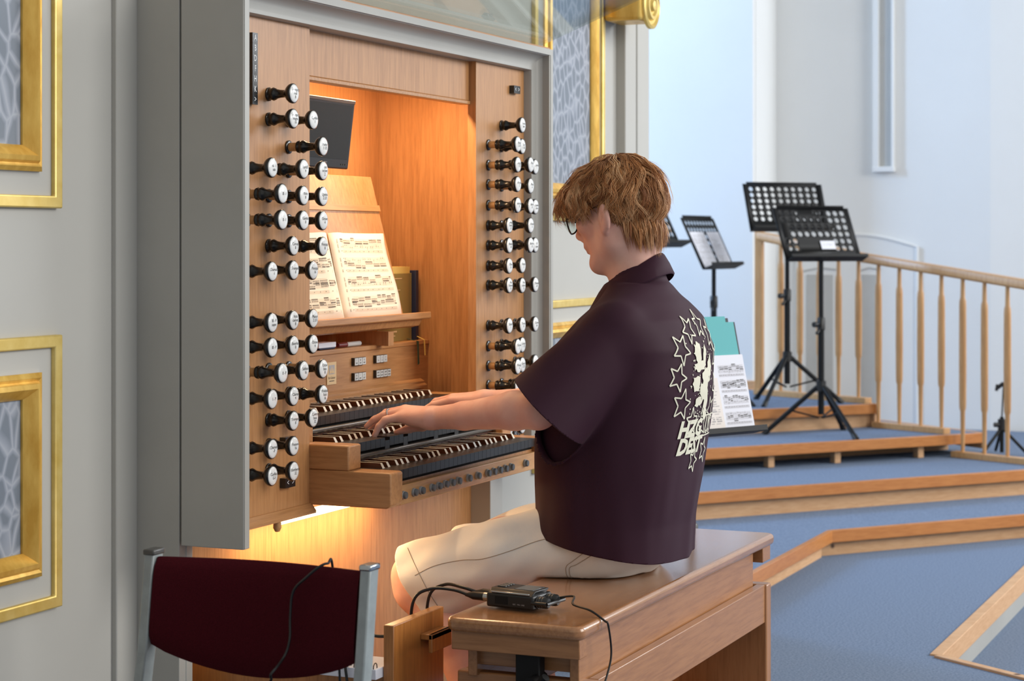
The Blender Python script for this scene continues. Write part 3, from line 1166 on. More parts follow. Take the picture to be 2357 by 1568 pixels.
# monitor
t = thing('small_monitor', 'small black flat monitor inside the console recess above the score', 'monitor', (-0.165, 0.14, 1.46))
Mm = Matrix.Translation((-0.165, 0.125, 1.462)) @ Matrix.Rotation(math.radians(7), 4, 'X')
b = B()
b.box(-0.125, 0.125, -0.006, 0.02, 0.0, 0.165, Mm)
body = obj('housing', b, M['plastic'], t, bevel=0.004)
b = B()
b.box(-0.113, 0.113, -0.0072, -0.005, 0.024, 0.153, Mm)
obj('screen', b, M['screen'], t)
b = B()
b.box(-0.125, 0.125, -0.007, 0.012, 0.1565, 0.166, Mm)
obj('top_edge', b, M['plastic_g'], t, bevel=0.002)
b = B()
for k in range(3):
    b.box(0.085 + 0.010 * k, 0.088 + 0.010 * k, -0.0076, -0.005, 0.010, 0.013, Mm)
obj('indicator', b, M['plastic_g'], t)
lt = text_mesh('LISTEC', 0.010, M['print_g'])
o = obj('housing_lettering', lt, None, t, local=True)
o.matrix_local = Matrix.Translation(-wloc(t)) @ Mm @ Matrix.Translation((0.0, -0.0068, 0.012))
b = B()
b.box(-0.02, 0.02, 0.02, 0.10, 0.06, 0.10, Mm)
b.box(-0.03, 0.03, 0.09, 0.197, 0.05, 0.11, Mm)
obj('wall_mount', b, M['plastic'], t)

# pens and eraser box on the ledge
t = thing('eraser_box', 'blue and white paper-sleeved eraser lying on the ledge under the score', 'eraser', (at(748, 789, y=0.20).x, 0.20, 1.026))
x = at(748, 789, y=0.20).x
b = B()
b.box(x - 0.045, x + 0.035, 0.190, 0.225, 1.0265, 1.042)
obj('sleeve', b, M['navy'], t, bevel=0.002)
b = B()
b.box(x - 0.05, x + 0.0375, 0.1895, 0.224, 1.031, 1.0435)
obj('sleeve_top', b, M['sheet'], t, bevel=0.001)
x = at(800, 782, y=0.21).x
t = thing('marker_pen', 'grey marker pen with a red cap on the dark ledge under the score', 'pen', (x, 0.21, 1.026))
b = B()
b.lathe([(-0.03, 0.004), (-0.03, 0.006), (0.055, 0.006), (0.06, 0.003)], (x, 0.205, 1.0325), 'x+', 12)
obj('barrel', b, M['wbutton'], t)
b = B()
b.lathe([(-0.062, 0.002), (-0.062, 0.0055), (-0.03, 0.0068), (-0.018, 0.0068)], (x, 0.205, 1.0325), 'x+', 12)
obj('cap', b, mat('dark_red_plastic', '#6d2222', 0.4), t)

# ================================================================== bench
bench = thing('organ_bench', 'long polished beech organ bench with rounded top and crank column', 'bench', (0.005, -0.585, 0))
b = B()
pl = []
rc = 0.025
for cx, cy, a0 in ((0.695 - rc, -0.437 - rc, 0), (-0.683 + rc, -0.437 - rc, 90), (-0.683 + rc, -0.732 + rc, 180), (0.695 - rc, -0.732 + rc, 270)):
    for k in range(6):
        a = math.radians(a0 + 90 * k / 5)
        pl.append((cx + rc * math.cos(a), cy + rc * math.sin(a), 0.54))
b.prism(pl, (0, 0, -0.028))
obj('seat_board', b, M['bench'], bench, bevel=0.010, seg=4)
for x0, x1 in ((-0.668, -0.628), (0.610, 0.678)):
    b = B()
    b.box(x0, x1, -0.722, -0.447, 0.474, 0.513)
    obj('end_cleat', b, M['bench_y'], bench, bevel=0.002)
for y0, y1 in ((-0.705, -0.685), (-0.485, -0.465)):
    b = B()
    b.box(-0.628, 0.580, y0, y1, 0.415, 0.513)
    obj('seat_rail', b, M['bench_d'], bench, bevel=0.002)
for x0, x1 in ((-0.610, -0.585), (0.555, 0.580)):
    b = B()
    b.box(x0, x1, -0.690, -0.480, 0.435, 0.50)
    obj('seat_crossbar', b, M['bench_y'], bench, bevel=0.002)
for y0, y1 in ((-0.730, -0.708), (-0.462, -0.440)):
    b = B()
    b.box(-0.585, 0.600, y0, y1, 0.325, 0.421)
    obj('base_rail', b, M['bench_d'], bench, bevel=0.002)
for x0, x1 in ((-0.615, -0.585), (0.600, 0.640)):
    b = B()
    yy0 = -0.722
    b.prism([(x0, -0.735, 0.0), (x0, -0.735, 0.421), (x0, -0.435, 0.421), (x0, -0.435, 0.0)], (x1 - x0, 0, 0))
    obj('end_panel', b, M['bench_v'] if x0 > 0 else M['bench_y'], bench, bevel=0.004)
b = B()
b.box(-0.60, 0.60, -0.60, -0.57, 0.10, 0.16)
obj('stretcher', b, M['bench_d'], bench, bevel=0.003)
b = B()
b.box(-0.50, -0.30, -0.56, -0.46, 0.425, 0.445)
obj('inner_shelf', b, M['bench_y'], bench, bevel=0.002)
b = B()
b.lathe([(0.0, 0.008), (0.07, 0.008)], (-0.47, -0.485, 0.445), 'z+', 10)
obj('shelf_peg', b, M['gate'], bench)
b = B()
b.box(-0.655, -0.625, -0.632, -0.580, 0.02, 0.480)
col = obj('crank_column', b, M['metal_b'], bench, bevel=0.003)
b = B()
cc = Vector((-0.668, -0.625, 0.425))
b.tube([(-0.62, -0.625, 0.425), (-0.69, -0.625, 0.425)], 0.011, 10)
b.tube([(-0.685, -0.64, 0.418), (-0.69, -0.66, 0.440)], 0.009, 8)
b.tube([(-0.687, -0.625, 0.425), (-0.690, -0.575, 0.375), (-0.69, -0.545, 0.345)], 0.008, 8)
b.tube([(-0.69, -0.545, 0.345), (-0.74, -0.545, 0.345)], 0.010, 10)
obj('crank_handle', b, M['metal_b'], bench)

# ================================================================== boards round the pedals
enc = thing('pedal_enclosure', 'low beech boards with a small handled gate beside the organ pedals', 'enclosure', (-0.7, -0.1, 0))
b = B()
b.box(-0.705, -0.683, -0.335, 0.148, 0.0, 0.418)
obj('side_board', b, M['gate'], enc, bevel=0.002)
b = B()
b.box(-0.722, -0.487, -0.345, -0.322, 0.0, 0.522)
g_ = obj('gate_panel', b, M['gate'], enc, bevel=0.002)
b = B()
b.box(-0.600, -0.505, -0.372, -0.345, 0.472, 0.484)
b.box(-0.600, -0.505, -0.372, -0.363, 0.446, 0.484)
obj('gate_handle', b, M['gate'], g_, bevel=0.002)
ped = thing('pedalboard', 'wooden organ pedalboard with long pedals under the bench', 'pedalboard', (0, -0.25, 0))
b = B()
b.box(-0.475, 0.57, -0.025, 0.12, 0.0, 0.10)
obj('pedal_frame', b, M['gate'], ped)
b = B()
b.box(-0.475, 0.57, -0.625, -0.605, 0.0, 0.08)
obj('pedal_frame', b, M['gate'], ped)
for k in range(27):
    x = -0.455 + k * 1.0 / 26
    b = B()
    b.box(x - 0.010, x + 0.010, -0.606, -0.02, 0.055, 0.08)
    if k % 12 in (1, 3, 6, 8, 10):
        b.box(x - 0.009, x + 0.009, -0.100, -0.03, 0.079, 0.105)
    obj('pedal', b, M['gate'], ped)

# spiral notebook on the side board
t = thing('spiral_notebook', 'white spiral-bound notebook lying on the low side board behind the chair', 'notebook', (-0.69, -0.24, 0.418))
b = B()
b.box(-0.752, -0.636, -0.3205, -0.162, 0.4175, 0.438)
obj('pages', b, M['sheet'], t, bevel=0.001)
b = B()
for k in range(11):
    y = -0.314 + 0.0145 * k
    pts = [(-0.742 + 0.008 * math.cos(a), y, 0.440 + 0.009 * math.sin(a)) for a in [PI * 2 * i / 10 for i in range(11)]]
    b.tube(pts, 0.0013, 5, cap=False)
obj('spiral_binding', b, M['brushed'], t)

# ================================================================== recorder and cables
rec = thing('audio_recorder', 'black handheld audio recorder lying on the near end of the polished bench', 'recorder', (-0.53, -0.54, 0.54))
Mr = Matrix.Translation((-0.533, -0.543, 0.540)) @ Matrix.Rotation(math.radians(-8), 4, 'Z')
# local x = across, local y = along (towards the connectors)
b = B()
b.box(-0.040, 0.036, -0.050, 0.062, 0.004, 0.034, Mr)
obj('body', b, M['plastic'], rec, bevel=0.005, seg=3)
b = B()
b.prism([(-0.040, 0.055, 0.030), (-0.040, -0.045, 0.030), (-0.026, -0.048, 0.042), (-0.026, 0.058, 0.042), ], (0.056, 0, 0), Mr)
obj('control_deck', b, M['plastic'], rec, bevel=0.002)
b = B()
b.box(-0.024, 0.026, -0.040, 0.004, 0.0415, 0.0430, Mr)
obj('display', b, mat('recorder_display', '#3c4346', 0.15), rec, bevel=0.0005)
b = B()
b.box(-0.0395, -0.036, -0.040, 0.050, 0.034, 0.0375, Mr)
obj('side_accent', b, M['chrome'], rec, bevel=0.001)
for k in range(4):
    b = B()
    b.box(-0.015 + 0.010 * k, -0.008 + 0.010 * k, 0.030, 0.050, 0.0418, 0.0445, Mr)
    obj('dial_key', b, M['plastic_g'], rec, bevel=0.001)
b = B()
b.box(-0.041, -0.0395, 0.010, 0.040, 0.012, 0.028, Mr)
obj('side_slot', b, M['matt_black'], rec, bevel=0.0005)
lt = text_mesh('REC   MIC  LINE', 0.004, M['print_g'])
o = obj('body_lettering', lt, None, rec, local=True)
o.matrix_local = Matrix.Translation(-wloc(rec)) @ Mr @ Matrix.Translation((-0.0402, -0.016, 0.014)) @ Matrix.Rotation(-PI / 2, 4, 'Z')
for s in (-1, 1):
    b = B()
    b.lathe([(0.046, 0.004), (0.046, 0.012), (0.072, 0.012), (0.076, 0.009), (0.077, 0.001)], (0, 0, 0), 'y-', 18)
    for v in b.bm.verts:
        v.co = Mr @ (v.co + Vector((s * 0.019 - 0.002, 0, 0.020)))
    mc = obj('microphone_capsule', b, M['plastic'], rec)
    b = B()
    for k in range(3):
        b.lathe([(0.052 + 0.006 * k, 0.0118), (0.052 + 0.006 * k, 0.0127), (0.054 + 0.006 * k, 0.0127), (0.054 + 0.006 * k, 0.0118)], (0, 0, 0), 'y-', 18)
    for v in b.bm.verts:
        v.co = Mr @ (v.co + Vector((s * 0.019 - 0.002, 0, 0.020)))
    obj('capsule_ring', b, M['plastic_g'], mc)
b = B()
for s in (-1, 1):
    b.tube([(s * 0.036 - 0.002, -0.045, 0.02), (s * 0.036 - 0.002, -0.080, 0.02)], 0.004, 8)
b.tube([(-0.038, -0.080, 0.02), (0.034, -0.080, 0.02)], 0.004, 8)
for v in b.bm.verts:
    v.co = Mr @ v.co
obj('guard_bar', b, M['plastic'], rec)


def smooth_path(pts, n=8):
    P = [Vector(p) for p in pts]
    out = []
    for i in range(len(P) - 1):
        p0, p1, p2, p3 = P[max(i - 1, 0)], P[i], P[i + 1], P[min(i + 2, len(P) - 1)]
        for k in range(n):
            t_ = k / n
            out.append(0.5 * ((2 * p1) + (p2 - p0) * t_ + (2 * p0 - 5 * p1 + 4 * p2 - p3) * t_ ** 2 + (3 * p1 - p0 - 3 * p2 + p3) * t_ ** 3))
    out.append(P[-1])
    return out


for k, (dx, spread) in enumerate(((-0.018, 0.0), (0.018, 0.03))):
    t = thing('microphone_cable', ('thick black microphone cable with a bright steel collar plugged into the recorder', 'black microphone cable plugged into the recorder on the side facing the organist')[k], 'cable', Mr @ Vector((dx, 0.07, 0.02)))
    b = B()
    b.lathe([(0.060, 0.004), (0.060, 0.0095), (0.078, 0.0095), (0.078, 0.004)], (0, 0, 0), 'y+', 16)
    for v in b.bm.verts:
        v.co = Mr @ (v.co + Vector((dx, 0, 0.019)))
    obj('connector_collar', b, M['chrome'], t)
    b = B()
    b.lathe([(0.077, 0.004), (0.077, 0.0092), (0.105, 0.0088), (0.118, 0.005), (0.125, 0.0035)], (0, 0, 0), 'y+', 16)
    for v in b.bm.verts:
        v.co = Mr @ (v.co + Vector((dx, 0, 0.019)))
    obj('connector_sleeve', b, M['plastic'], t)
    s0 = Mr @ Vector((dx, 0.12, 0.019))
    b = B()
    b.tube(smooth_path([s0, s0 + Vector((0, 0.035, 0.008)), s0 + Vector((-0.01 + spread * 0.8, 0.080, 0.008)), s0 + Vector((-0.02 + spread, 0.114, -0.016)), s0 + Vector((-0.02 + spread, 0.124, -0.10)), s0 + Vector((-0.04 + spread, 0.128, -0.25)), (-0.60 + spread, -0.285, 0.15), (-0.61 + spread, -0.25, 0.004)]), 0.0034, 8)
    obj('cable_lead', b, M['cable'], t)
b = B()
p0 = Mr @ Vector((0.02, -0.078, 0.026))
ed = at(1392, 1400, y=-0.738)
b.tube(smooth_path([p0, p0 + Vector((0.0, -0.03, 0.004)), (-0.545, -0.66, 0.558), (-0.565, -0.705, 0.552), (ed.x, -0.738, 0.535), at(1400, 1440, y=-0.745), at(1407, 1500, y=-0.745), at(1400, 1545, y=-0.745), at(1380, 1600, y=-0.745), at(1330, 1700, y=-0.75), at(1300, 1800, y=-0.76)]), 0.0022, 8)
tag(obj('thin_cable', b, M['cable']), 'thin black cable running from the recorder over the bench edge', 'cable')

# ================================================================== maroon chair
CX = -1.21
chair = thing('fabric_chair', 'maroon fabric chair with worn grey metal posts in front of the console', 'chair', (CX, -0.32, 0))
pr_t, pl_t = Vector((-1.205, -0.545, 0.728)), Vector((-1.205, -0.098, 0.7245))


def post(y, topz, lean):
    b = B()
    R = []
    for z, xo, yo in ((topz, 0.0, 0.0), (0.55, -0.014, lean * 0.4), (0.44, -0.022, lean)):
        c = Vector((CX + 0.005 + xo, y + yo, z))
        R.append([c + Vector((dx, dy, 0)) for dx, dy in ((-0.017, -0.010), (0.017, -0.010), (0.017, 0.010), (-0.017, 0.010))])
    b.rings(R)
    # rear leg down to the floor
    c0, c1 = Vector((CX - 0.017, y + lean, 0.46)), Vector((CX + 0.07, y + lean, 0.0))
    b.rings([[c + Vector((dx, dy, 0)) for dx, dy in ((-0.015, -0.010), (0.015, -0.010), (0.015, 0.010), (-0.015, 0.010))] for c in (c0, c1)])
    k = obj('back_post', b, M['chairm'], chair, bevel=0.003)
    b = B()
    b.box(CX - 0.014, CX + 0.024, y - 0.012, y + 0.012, topz - 0.004, topz + 0.007)
    obj('post_cap', b, M['plastic_g'] if y > -0.3 else M['chrome'], k, bevel=0.003)


post(-0.541, 0.7235, 0.012)
post(-0.100, 0.7235, 0.016)
b = B()
N = 16
rows = 10


def back_pt(u, v, off):
    y = -0.112 + (-0.528 + 0.112) * u
    zt = 0.7165
    zb = 0.560 - 0.048 * math.sin(PI * u) ** 0.8
    z = zt + (zb - zt) * v
    x = CX + 0.004 - 0.014 * (0.7235 - z) / 0.17 + 0.030 * math.sin(PI * u) + off
    return Vector((x, y + 0.010 * (0.7235 - z) / 0.28, z))


V0 = [[b.v(back_pt(i / N, j / rows, -0.011 * (1 - (2 * j / rows - 1) ** 6) - 0.004)) for i in range(N + 1)] for j in range(rows + 1)]
V1 = [[b.v(back_pt(i / N, j / rows, 0.011 * (1 - (2 * j / rows - 1) ** 6) + 0.004)) for i in range(N + 1)] for j in range(rows + 1)]
for V in (V0, V1):
    for j in range(rows):
        for i in range(N):
            b.face([V[j][i], V[j][i + 1], V[j + 1][i + 1], V[j + 1][i]])
for j in range(rows):
    b.face([V0[j][0], V0[j + 1][0], V1[j + 1][0], V1[j][0]])
    b.face([V0[j][N], V1[j][N], V1[j + 1][N], V0[j + 1][N]])
for i in range(N):
    b.face([V0[0][i], V1[0][i], V1[0][i + 1], V0[0][i + 1]])
    b.face([V0[rows][i], V0[rows][i + 1], V1[rows][i + 1], V1[rows][i]])
obj('backrest', b, M['maroon'], chair, sharp=1.2)
b = B()
b.box(CX - 0.47, CX - 0.05, -0.52, -0.10, 0.42, 0.465)
obj('seat', b, M['maroon'], chair, bevel=0.015, seg=3)
for y in (-0.53, -0.09):
    b = B()
    b.box(CX - 0.48, CX - 0.05, y - 0.010, y + 0.010, 0.400, 0.425)
    obj('seat_frame', b, M['chairm'], chair, bevel=0.003)
    b = B()
    b.box(CX - 0.48, CX - 0.45, y - 0.010, y + 0.010, 0.0, 0.42)
    obj('front_leg', b, M['chairm'], chair, bevel=0.003)
b = B()
xb = CX - 0.035
b.tube(smooth_path([(-0.80, -0.42, 0.004), (-0.95, -0.41, 0.03), (-1.06, -0.42, 0.25), (-1.13, -0.44, 0.55), (CX + 0.035, -0.452, 0.715), (CX + 0.012, -0.455, 0.7245), at(735, 1305, x=CX - 0.004), at(705, 1330, x=CX - 0.010), at(675, 1362, x=CX - 0.012), at(668, 1420, x=CX - 0.014), at(667, 1470, x=CX - 0.020), at(655, 1510, x=CX - 0.030), at(625, 1550, x=CX - 0.07), at(590, 1585, x=CX - 0.08), (CX - 0.25, -0.20, 0.469), (CX - 0.5, -0.1, 0.47), (CX - 0.55, -0.05, 0.2), (CX - 0.6, 0.0, 0.02)]), 0.0024, 8)
tag(obj('draped_cable', b, M['cable']), 'thin black cable draped over the maroon chair back', 'cable')
b = B()
p_ = at(795, 1520, x=-0.758)
b.tube(smooth_path([(-0.68, p_.y + 0.02, 0.441), (-0.715, p_.y + 0.008, 0.446), (-0.742, p_.y + 0.003, 0.4535), (-0.7575, p_.y, 0.441), (-0.7585, p_.y - 0.003, 0.418), (-0.758, p_.y - 0.006, 0.38), (-0.758, p_.y - 0.008, 0.2), (-0.77, p_.y + 0.05, 0.004)]), 0.003, 8)
tag(obj('hanging_cable', b, M['cable']), 'black cable hanging over the notebook edge beside the chair', 'cable')
b = B()
p_ = at(870, 1465, x=-0.62)
b.tube(smooth_path([(-0.56, -0.300, 0.004), (-0.57, -0.306, 0.25), (-0.59, -0.310, 0.41), (-0.61, -0.305, p_.z - 0.004), (-0.62, p_.y, p_.z), (-0.62, p_.y + 0.05, p_.z + 0.002), (-0.62, p_.y + 0.12, p_.z - 0.04), (-0.62, p_.y + 0.18, 0.25), (-0.62, p_.y + 0.2, 0.004)]), 0.0035, 8)
tag(obj('loose_cable', b, M['cable']), 'black cable curving out from behind the handled gate', 'cable')

# ================================================================== choir risers
U = Vector((0.777, -0.629))
NV = Vector((0.629, 0.777))


def un(u, n):
    """riser axes (along the step edge, towards the back) to the room"""
    p = U * u + NV * n
    return Vector((p.x + CAMX, p.y + CAMY))


def strip(b, p, q, w0, w1, z0, z1):
    """box along p-q, from w0 to w1 behind the edge"""
    d = (q - p).normalized()
    m = Vector((-d.y, d.x))
    if m.dot(NV) < 0:
        m = -m
    pts = [p + m * w0, q + m * w0, q + m * w1, p + m * w1]
    b.prism([(a.x, a.y, z1) for a in pts], (0, 0, z0 - z1))


nA = 6.60
cA = un(0, nA)
cornA = Vector((8.0 + CAMX, 2.02 + CAMY))
RISE = [('A', nA, 0.105, 0.0), ('B', 7.10, 0.224, 0.105), ('C', 7.70, 0.333, 0.224), ('D', 8.20, 0.452, 0.333)]
LAB = {'A': 'lowest blue-carpeted choir riser with an angled orange wood edge', 'B': 'second blue-carpeted choir riser up from the floor with knotty pine skirting', 'C': 'third blue-carpeted choir riser standing on short posts', 'D': 'topmost blue-carpeted choir riser under the two rear music stands'}
UR = {'A': 8.6, 'B': 8.6, 'C': 6.72, 'D': 6.44}
UL = {'A': 4.95, 'B': 4.30, 'C': 4.40, 'D': 4.60}
for kk, nn, zt, zb in RISE:
    t = thing('choir_riser', LAB[kk], 'riser', (un(UL[kk] + 0.8, nn).x, un(UL[kk] + 0.8, nn).y, zb), group='choir risers')
    e1 = un(UR[kk], nn)
    nb = 9.35 if kk == 'D' else 9.3
    back1 = un(UR[kk], nb)
    if kk == 'A':
        e0 = cornA
        poly = [Vector((1.4, cornA.y)), e0, e1, back1, Vector((3.3, 1.6)), Vector((2.45, 1.6)), Vector((2.45, 0.15)), Vector((1.4, 0.15))]
    else:
        e0 = un(UL[kk], nn)
        poly = [e0, e1, back1, un(UL[kk], nb - 0.4)]
    cl = []
    for i in range(len(poly)):          # keep the deck inside the end wall
        p, q = poly[i], poly[(i + 1) % len(poly)]
        lim = WX - 0.01
        if p.x <= lim:
            cl.append(p)
        if (p.x <= lim) != (q.x <= lim):
            cl.append(p + (q - p) * ((lim - p.x) / (q.x - p.x)))
    b = B()
    b.prism([(p.x, p.y, zt) for p in cl], (0, 0, -0.03))
    obj('carpet_deck', b, M['carpet'], t)
    b = B()
    strip(b, e0, e1, -0.008, 0.016, zt - 0.048, zt + 0.002)
    obj('edge_trim', b, M['trim'], t, bevel=0.002)
    if kk == 'A':
        b = B()
        b.box(1.4, e0.x + 0.004, e0.y - 0.008, e0.y + 0.016, zt - 0.048, zt + 0.002)
        obj('edge_trim', b, M['trim'], t, bevel=0.002)
        b = B()
        b.box(1.4, e0.x - 0.03, e0.y + 0.03, e0.y + 0.05, zb, zt - 0.046)
        obj('skirt_board', b, M['pine'], t)
        b = B()
        b.box(1.385, 1.402, e0.y - 0.008, 0.19, zb, zt + 0.002)
        obj('end_board', b, M['pine'], t, bevel=0.002)
    if kk in 'AB' or kk == 'D':
        b = B()
        strip(b, e0 if kk != 'A' else e0 - U * 0.07, e1, 0.03, 0.05, zb, zt - 0.044)
        obj('skirt_board', b, M['pine'], t)
    else:
        for px in (1708, 1917, 2190):
            w = at(px, 1060, z=zb + 0.01)
            uu = (Vector((w.x - CAMX, w.y - CAMY))).dot(U)
            b = B()
            c0, c1 = un(uu - 0.018, nn), un(uu + 0.018, nn)
            strip(b, c0, c1, 0.03, 0.07, zb, zt - 0.044)
            obj('support_post', b, M['pine'], t, bevel=0.003)
        b = B()
        strip(b, e0, e1, 0.28, 0.30, zb, zt - 0.03)
        obj('skirt_board', b, M['pine'], t)
    if kk in 'AB':
        continue
    # end board at the railing side
    b = B()
    s0, s1 = un(UR[kk], nn), un(UR[kk], nb)
    d_ = (s1 - s0).normalized()
    m_ = Vector((U.x, U.y))
    pts = [s0 - m_ * 0.02, s0 + m_ * 0.006, s1 + m_ * 0.006, s1 - m_ * 0.02]
    b.prism([(a.x, a.y, zt + 0.002) for a in pts], (0, 0, zb - zt + (0.03 if kk == 'C' else 0)))
    obj('end_board', b, M['pine'], t, bevel=0.002)

# ================================================================== railing
P0 = Vector((10.64 + CAMX, 3.08 + CAMY)) - U * 0.085
PD2 = Vector((-0.47, -0.883)).normalized()


def rail_at(px):
    """point on the railing line seen at column px"""
    tt = (px - PX0) / FPX
    r = Vector((CY + tt * SY, SY - tt * CY))
    # cam + r*k = P0 + PD2*s
    A = Matrix(((r.x, -PD2.x), (r.y, -PD2.y)))
    rhs = P0 - Vector((CAMX, CAMY))
    ks = A.inverted() @ rhs
    return P0 + PD2 * ks[1], ks[1]


def zat(px, py):
    w, s = rail_at(px)
    D = (w.x - CAMX) * CY + (w.y - CAMY) * SY
    return CAMZ - (py - PY0) * D / FPX


rail = thing('wooden_railing', 'pine railing with turned balusters along the end of the choir risers', 'railing', (P0.x, P0.y, 0.45))
w0, s0 = rail_at(1748)
b = B()
b.box(w0.x - 0.022, w0.x + 0.022, w0.y - 0.022, w0.y + 0.022, 0.452, zat(1748, 531))
obj('newel_post', b, M['rail'], rail, bevel=0.004)
tops = [(1748, 533), (1990, 583), (2357, 643), (2600, 683)]
b = B()
R = []
for px, py in tops:
    w, s = rail_at(px)
    z = zat(px, py)
    m_ = Vector((-PD2.y, PD2.x))
    sec = [(-0.028, -0.012), (-0.020, 0.0), (0.020, 0.0), (0.028, -0.012), (0.028, -0.038), (0.018, -0.048), (-0.018, -0.048), (-0.028, -0.038)]
    R.append([Vector((w.x + m_.x * e, w.y + m_.y * e, z + f)) for e, f in sec])
b.rings(R)
obj('handrail', b, M['rail'], rail)


def rail_top(px):
    for (a, ya), (c, yc) in zip(tops[:-1], tops[1:]):
        if px <= c:
            return zat(px, ya + (yc - ya) * (px - a) / (c - a))
    return zat(px, 683)


def rail_n(n):
    """point on the railing line at depth n of the riser axes"""
    base = (P0 - Vector((CAMX, CAMY))).dot(NV)
    return P0 + PD2 * ((n - base) / PD2.dot(NV))


BASE = [(9.02, 8.235, 0.452), (8.195, 7.735, 0.333), (7.695, 7.135, 0.224)]       # from n, to n, deck height
for px in (1797, 1841, 1886, 1930, 1976, 2022, 2070, 2119, 2167, 2216, 2266, 2319, 2372):
    w, s = rail_at(px)
    n_ = (w - Vector((CAMX, CAMY))).dot(NV)
    zb = 0.028 + (0.452 if n_ > 8.215 else 0.333 if n_ > 7.715 else 0.224)
    zt = rail_top(px) - 0.04
    H = zt - zb
    b = B()
    prof = [(0, 0.009), (0.10, 0.011), (0.20, 0.012), (0.215, 0.0165), (0.24, 0.0175), (H * 0.5, 0.0185), (H - 0.14, 0.0175), (H - 0.115, 0.0165), (H - 0.10, 0.012), (H, 0.010)]
    b.lathe(prof, (w.x, w.y, zb), 'z+', 10)
    obj('baluster', b, M['rail'], rail)
for na, nb_, zd in BASE:
    m_ = Vector((-PD2.y, PD2.x))
    b = B()
    R = []
    for w in (rail_n(na), rail_n(nb_)):
        R.append([Vector((w.x + m_.x * e, w.y + m_.y * e, zd + f)) for e, f in ((-0.026, 0.030), (0.026, 0.030), (0.026, -0.001), (-0.026, -0.001))])
    b.rings(R)
    obj('base_rail', b, M['rail'], rail, bevel=0.003)


